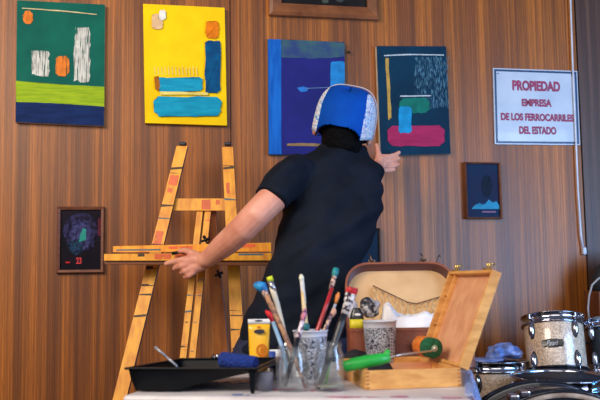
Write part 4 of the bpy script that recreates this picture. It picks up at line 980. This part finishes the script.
bd_ = obj('badge', bm, mat('badge_black', (24, 22, 24), .3), t1)
tdir = (fx*cos(.36)-fy*sin(.36)*-1).normalized(); tdir = (fx*cos(-.36)+fy*sin(-.36)).normalized()
me = text_mesh('Pearl', bp(0, 0, .0045)-tdir*.021-axn*.0095, tdir, axn, .042, .019, V((0, 0, 0)), bold=.0, shear=.35)
obj('lettering', me, mat('badge_silver', (190, 186, 186), .4), bd_)
# right tom, dark
top2 = U(614, 321, 3.36); t2, *_ = drum('rack_tom', 'dark glossy tom drum with blue-lit chrome hoop at the right edge', top2, V((-.02, .2, 1)), .117, .20, M_BLUESH, (-68, -25, 25, 70), M_HOOP)
# floor tom at left with plastic
top3 = U(493, 362.5, 3.30); t3, *_ = drum('floor_tom', 'champagne sparkle floor tom standing behind the table corner', top3, V((0, 0.02, 1)), .125, .30, M_SPK, (40, -40, 140), M_HOOP)
for a in (-140, 20, 100):
    p = top3+V((sin(R(a))*.14, -cos(R(a))*.14, 0)); bm = B(); tube(bm, [V((p.x, p.y, top3.z-.16)), V((p.x, p.y, .01))], .007, 10); ball(bm, V((p.x, p.y, .012)), .012); obj('leg', bm, M_HOOP, t3)
# snare drum (dark steel) under the rack tom
top4 = U(560, 378, 2.965); t4, *_ = drum('snare_drum', 'shallow black snare drum with chrome rim beneath the sparkle tom', top4, V((0.0, -.03, 1)), .160, .13, M_BLUESH, (-60, -20, 20, 60), M_HOOP, lug_levels=(.5,), hoopm2=M_HOOPB)
for a in (-60, 60, 180):
    bm = B(); p = V((top4.x, top4.y, top4.z-.14)); tube(bm, [p+V((0, 0, -.12)), V((top4.x+.17*sin(R(a)), top4.y+.04-.13*cos(R(a)), .01))], .007, 10); tube(bm, [p+V((0, 0, -.1)), p+V((.1*sin(R(a)), -.1*cos(R(a)), 0))], .006, 8); obj('stand_leg', bm, M_HOOP, t4)
# bass drum: axis towards the camera
bc_ = V((U(562, 400, 2.52).x, 2.6, .33)); ry = U(560, 389, 2.52).z-.33
t5, *_ = drum('bass_drum', 'bass drum with black hoop at the lower right, below the other drums', V((bc_.x, 2.52, .33)), V((0, -1, .0)), ry-.01, .24, M_BLUESH, (), M_HOOPB)
bm = B(); lathe(bm, [(ry-.024, .010), (ry-.02, .013), (ry-.010, .013), (ry-.010, .002)], V((bc_.x, 2.52, .33)), V((0, -1, 0)), 64); obj('hoop_inlay', bm, mat('inlay_tan', (206, 178, 150), .35, rgb2=(150, 120, 100)), t5)
for x, y in ((513, 396), (524, 392)):
    bm = B(); c_ = U(x, y+1, 2.52); box(bm, c_, (.03, .04, .018), None, 0, .006); tube(bm, [c_, c_+V((0, .05, 0))], .006, 8); obj('claw_hook', bm, M_HOOP, t5)
for sx in (-1, 1):
    bm = B(); tube(bm, [V((bc_.x+sx*(ry-.02), 2.66, .25)), V((bc_.x+sx*(ry+.12), 2.60, .01))], .008, 10); obj('spur', bm, M_HOOP, t5)
# stand carrying the toms and snare
st = thing('drum_stand', V((1.06, 3.5, 0)), 'black and chrome stand post rising between the rack toms', 'stand')
sx_ = U(587, 345, 3.35)
bm = B(); tube(bm, [V((sx_.x, 3.54, .02)), V((sx_.x, 3.54, sx_.z+.05))], .011, 14); obj('post', bm, M_BLACKM, st)
for y_ in (345, 372):
    bm = B(); c_ = V((sx_.x, 3.54, U(587, y_, 3.3).z)); box(bm, c_, (.036, .034, .04), None, 0, .006); ball(bm, c_+V((0, -.025, 0)), .011); obj('clamp', bm, M_HOOP, st)
bm = B(); c_ = V((sx_.x, 3.54, U(587, 347, 3.3).z)); tube(bm, [c_, c_+V((-.10, -.075, .0))], .008, 10); obj('tom_arm', bm, M_HOOP, st)
bm = B(); tube(bm, [c_, c_+V((.07, -.05, .0))], .008, 10); obj('tom_arm', bm, M_HOOP, st)
for a in (90, 210, 330):
    bm = B(); p = V((sx_.x, 3.54, .22)); tube(bm, [p, V((p.x+.2*cos(R(a)), 3.54+.15*sin(R(a)), .012))], .007, 10); obj('leg', bm, M_HOOP, st)
# blue plastic bags on the floor tom
M_BAG = mat('bag_blue', (70, 120, 200), .3, rgb2=(170, 176, 214), scale=30, alpha=.75, bump=.5, bscale=40)
pc = U(505, 355, 3.28); wad('plastic_bag', 'crumpled blue translucent plastic bag lying on the left sparkle floor tom', V((pc.x, 3.30, top3.z+.040)), .058, M_BAG, 'plastic bag', (1.15, .9, .5), .5, 22, 5)
bm = B(); pc2 = V((U(484, 360, 3.28).x, 3.26, top3.z+.014)); ball(bm, pc2, .06, sub=4, sc=(1.2, 1, .13))
for v in bm.verts: v.co.z += .003*NZ.noise(v.co*50)
tag(obj('plastic_bag', bm, M_BAG), 'flat folded blue plastic piece on the floor tom behind the box lid', 'plastic bag')
# brown amplifier cabinet and coiled cable at the right edge
am = thing('speaker_cabinet', V((1.36, 3.62, 0)), 'brown wooden cabinet with dark top, half out of view at the right edge', 'cabinet')
a0 = U(588.5, 291, 3.62); a1 = U(660, 291, 3.62)
zt_ = a0.z
def cab(bm, x0, x1, y0, y1, z0_, z1_, mi=0, bev=.006): box(bm, V(((x0+x1)/2, (y0+y1)/2, (z0_+z1_)/2)), (x1-x0, y1-y0, z1_-z0_), None, mi, bev)
bm = B(); cab(bm, a0.x, a0.x+.42, 3.50, 3.68, .0, zt_); obj('cabinet_body', bm, mat('cab_brown', (120, 62, 36), .4, rgb2=(86, 42, 26), scale=12, stretch=(6, 1, 1)), am)
bm = B(); cab(bm, a0.x+.02, a0.x+.40, 3.494, 3.5, .05, zt_-.05); obj('grille', bm, mat('grille_dark', (44, 30, 28), .9, scale=200, bump=.5), am)
bm = B(); c_ = V((a0.x+.2, 3.59, zt_+.07))
loft(bm, [(V((a0.x+.17, 3.59, zt_+z_)), V((w_, 0, 0)), V((0, w_*.45, 0))) for z_, w_ in ((.001, .16), (.05, .165), (.10, .14), (.14, .10), (.155, .05))], 32)
tag(obj('black_bag', bm, mat('bag_black', (24, 28, 34), .8, bump=.4, bscale=20)), 'rounded black bag sitting on the brown cabinet at the right edge', 'bag')
bm = B(); tube(bm, [U(x, y, 3.47) for x, y in ((603, 276), (598, 279), (592, 285), (589, 296), (588, 308), (589, 320))], .0042, 8)
tag(obj('grey_cable', bm, mat('cable_grey', (150, 140, 136), .5)), 'thin grey cable looping down in front of the brown cabinet', 'cable')
#ENDPART2
# ------------------------------------------------------------------ camera, lights
cam = bpy.data.cameras.new('camera'); co = bpy.data.objects.new('camera', cam); C.objects.link(co)
f0 = raydir(300, 200).normalized(); rt = (raydir(301, 200)-raydir(300, 200)).normalized(); up = rt.cross(f0)
mm = M((rt, up, -f0)).transposed().to_4x4(); mm.translation = V((0, 0, EYE)); co.matrix_world = mm
cam.sensor_width = 36; cam.lens = 36*F/600; cam.clip_start = .05
cam.dof.use_dof = True; cam.dof.focus_distance = 3.0; cam.dof.aperture_fstop = 5.0
bpy.context.scene.camera = co
def area(name, loc, tgt, size, power, col, sy=None):
    l = bpy.data.lights.new(name, 'AREA'); l.energy = power; l.color = col; l.size = size
    if sy: l.shape = 'RECTANGLE'; l.size_y = sy
    o = bpy.data.objects.new(name, l); C.objects.link(o); o.location = loc
    o.rotation_euler = (V(tgt)-V(loc)).to_track_quat('-Z', 'Y').to_euler(); return o
area('key_window', (-1.9, .3, 2.65), (-.3, 3.3, 1.6), 1.8, 118, (1, .88, .74), 1.2)
area('cool_window', (2.75, .9, 1.35), (.9, 3.6, 1.2), 1.3, 95, (.42, .62, 1), 1.7)
area('added_blue_lamp', (1.85, 2.5, 1.05), (1.2, 3.3, .68), .25, 7, (.08, .45, 1))  # added lamp without a fixture, tints the drum hoops and lugs blue
area('front_fill', (.5, -.9, 2.3), (.3, 2.6, .9), 2.4, 34, (1, .93, .86), 1.4)
w = bpy.data.worlds.new('world'); bpy.context.scene.world = w; w.use_nodes = True
bg = w.node_tree.nodes['Background']; bg.inputs[0].default_value = (.62, .72, 1, 1); bg.inputs[1].default_value = .22
vs = bpy.context.scene.view_settings; vs.view_transform = 'Standard'; vs.look = 'None'; vs.exposure = 0; vs.gamma = 1
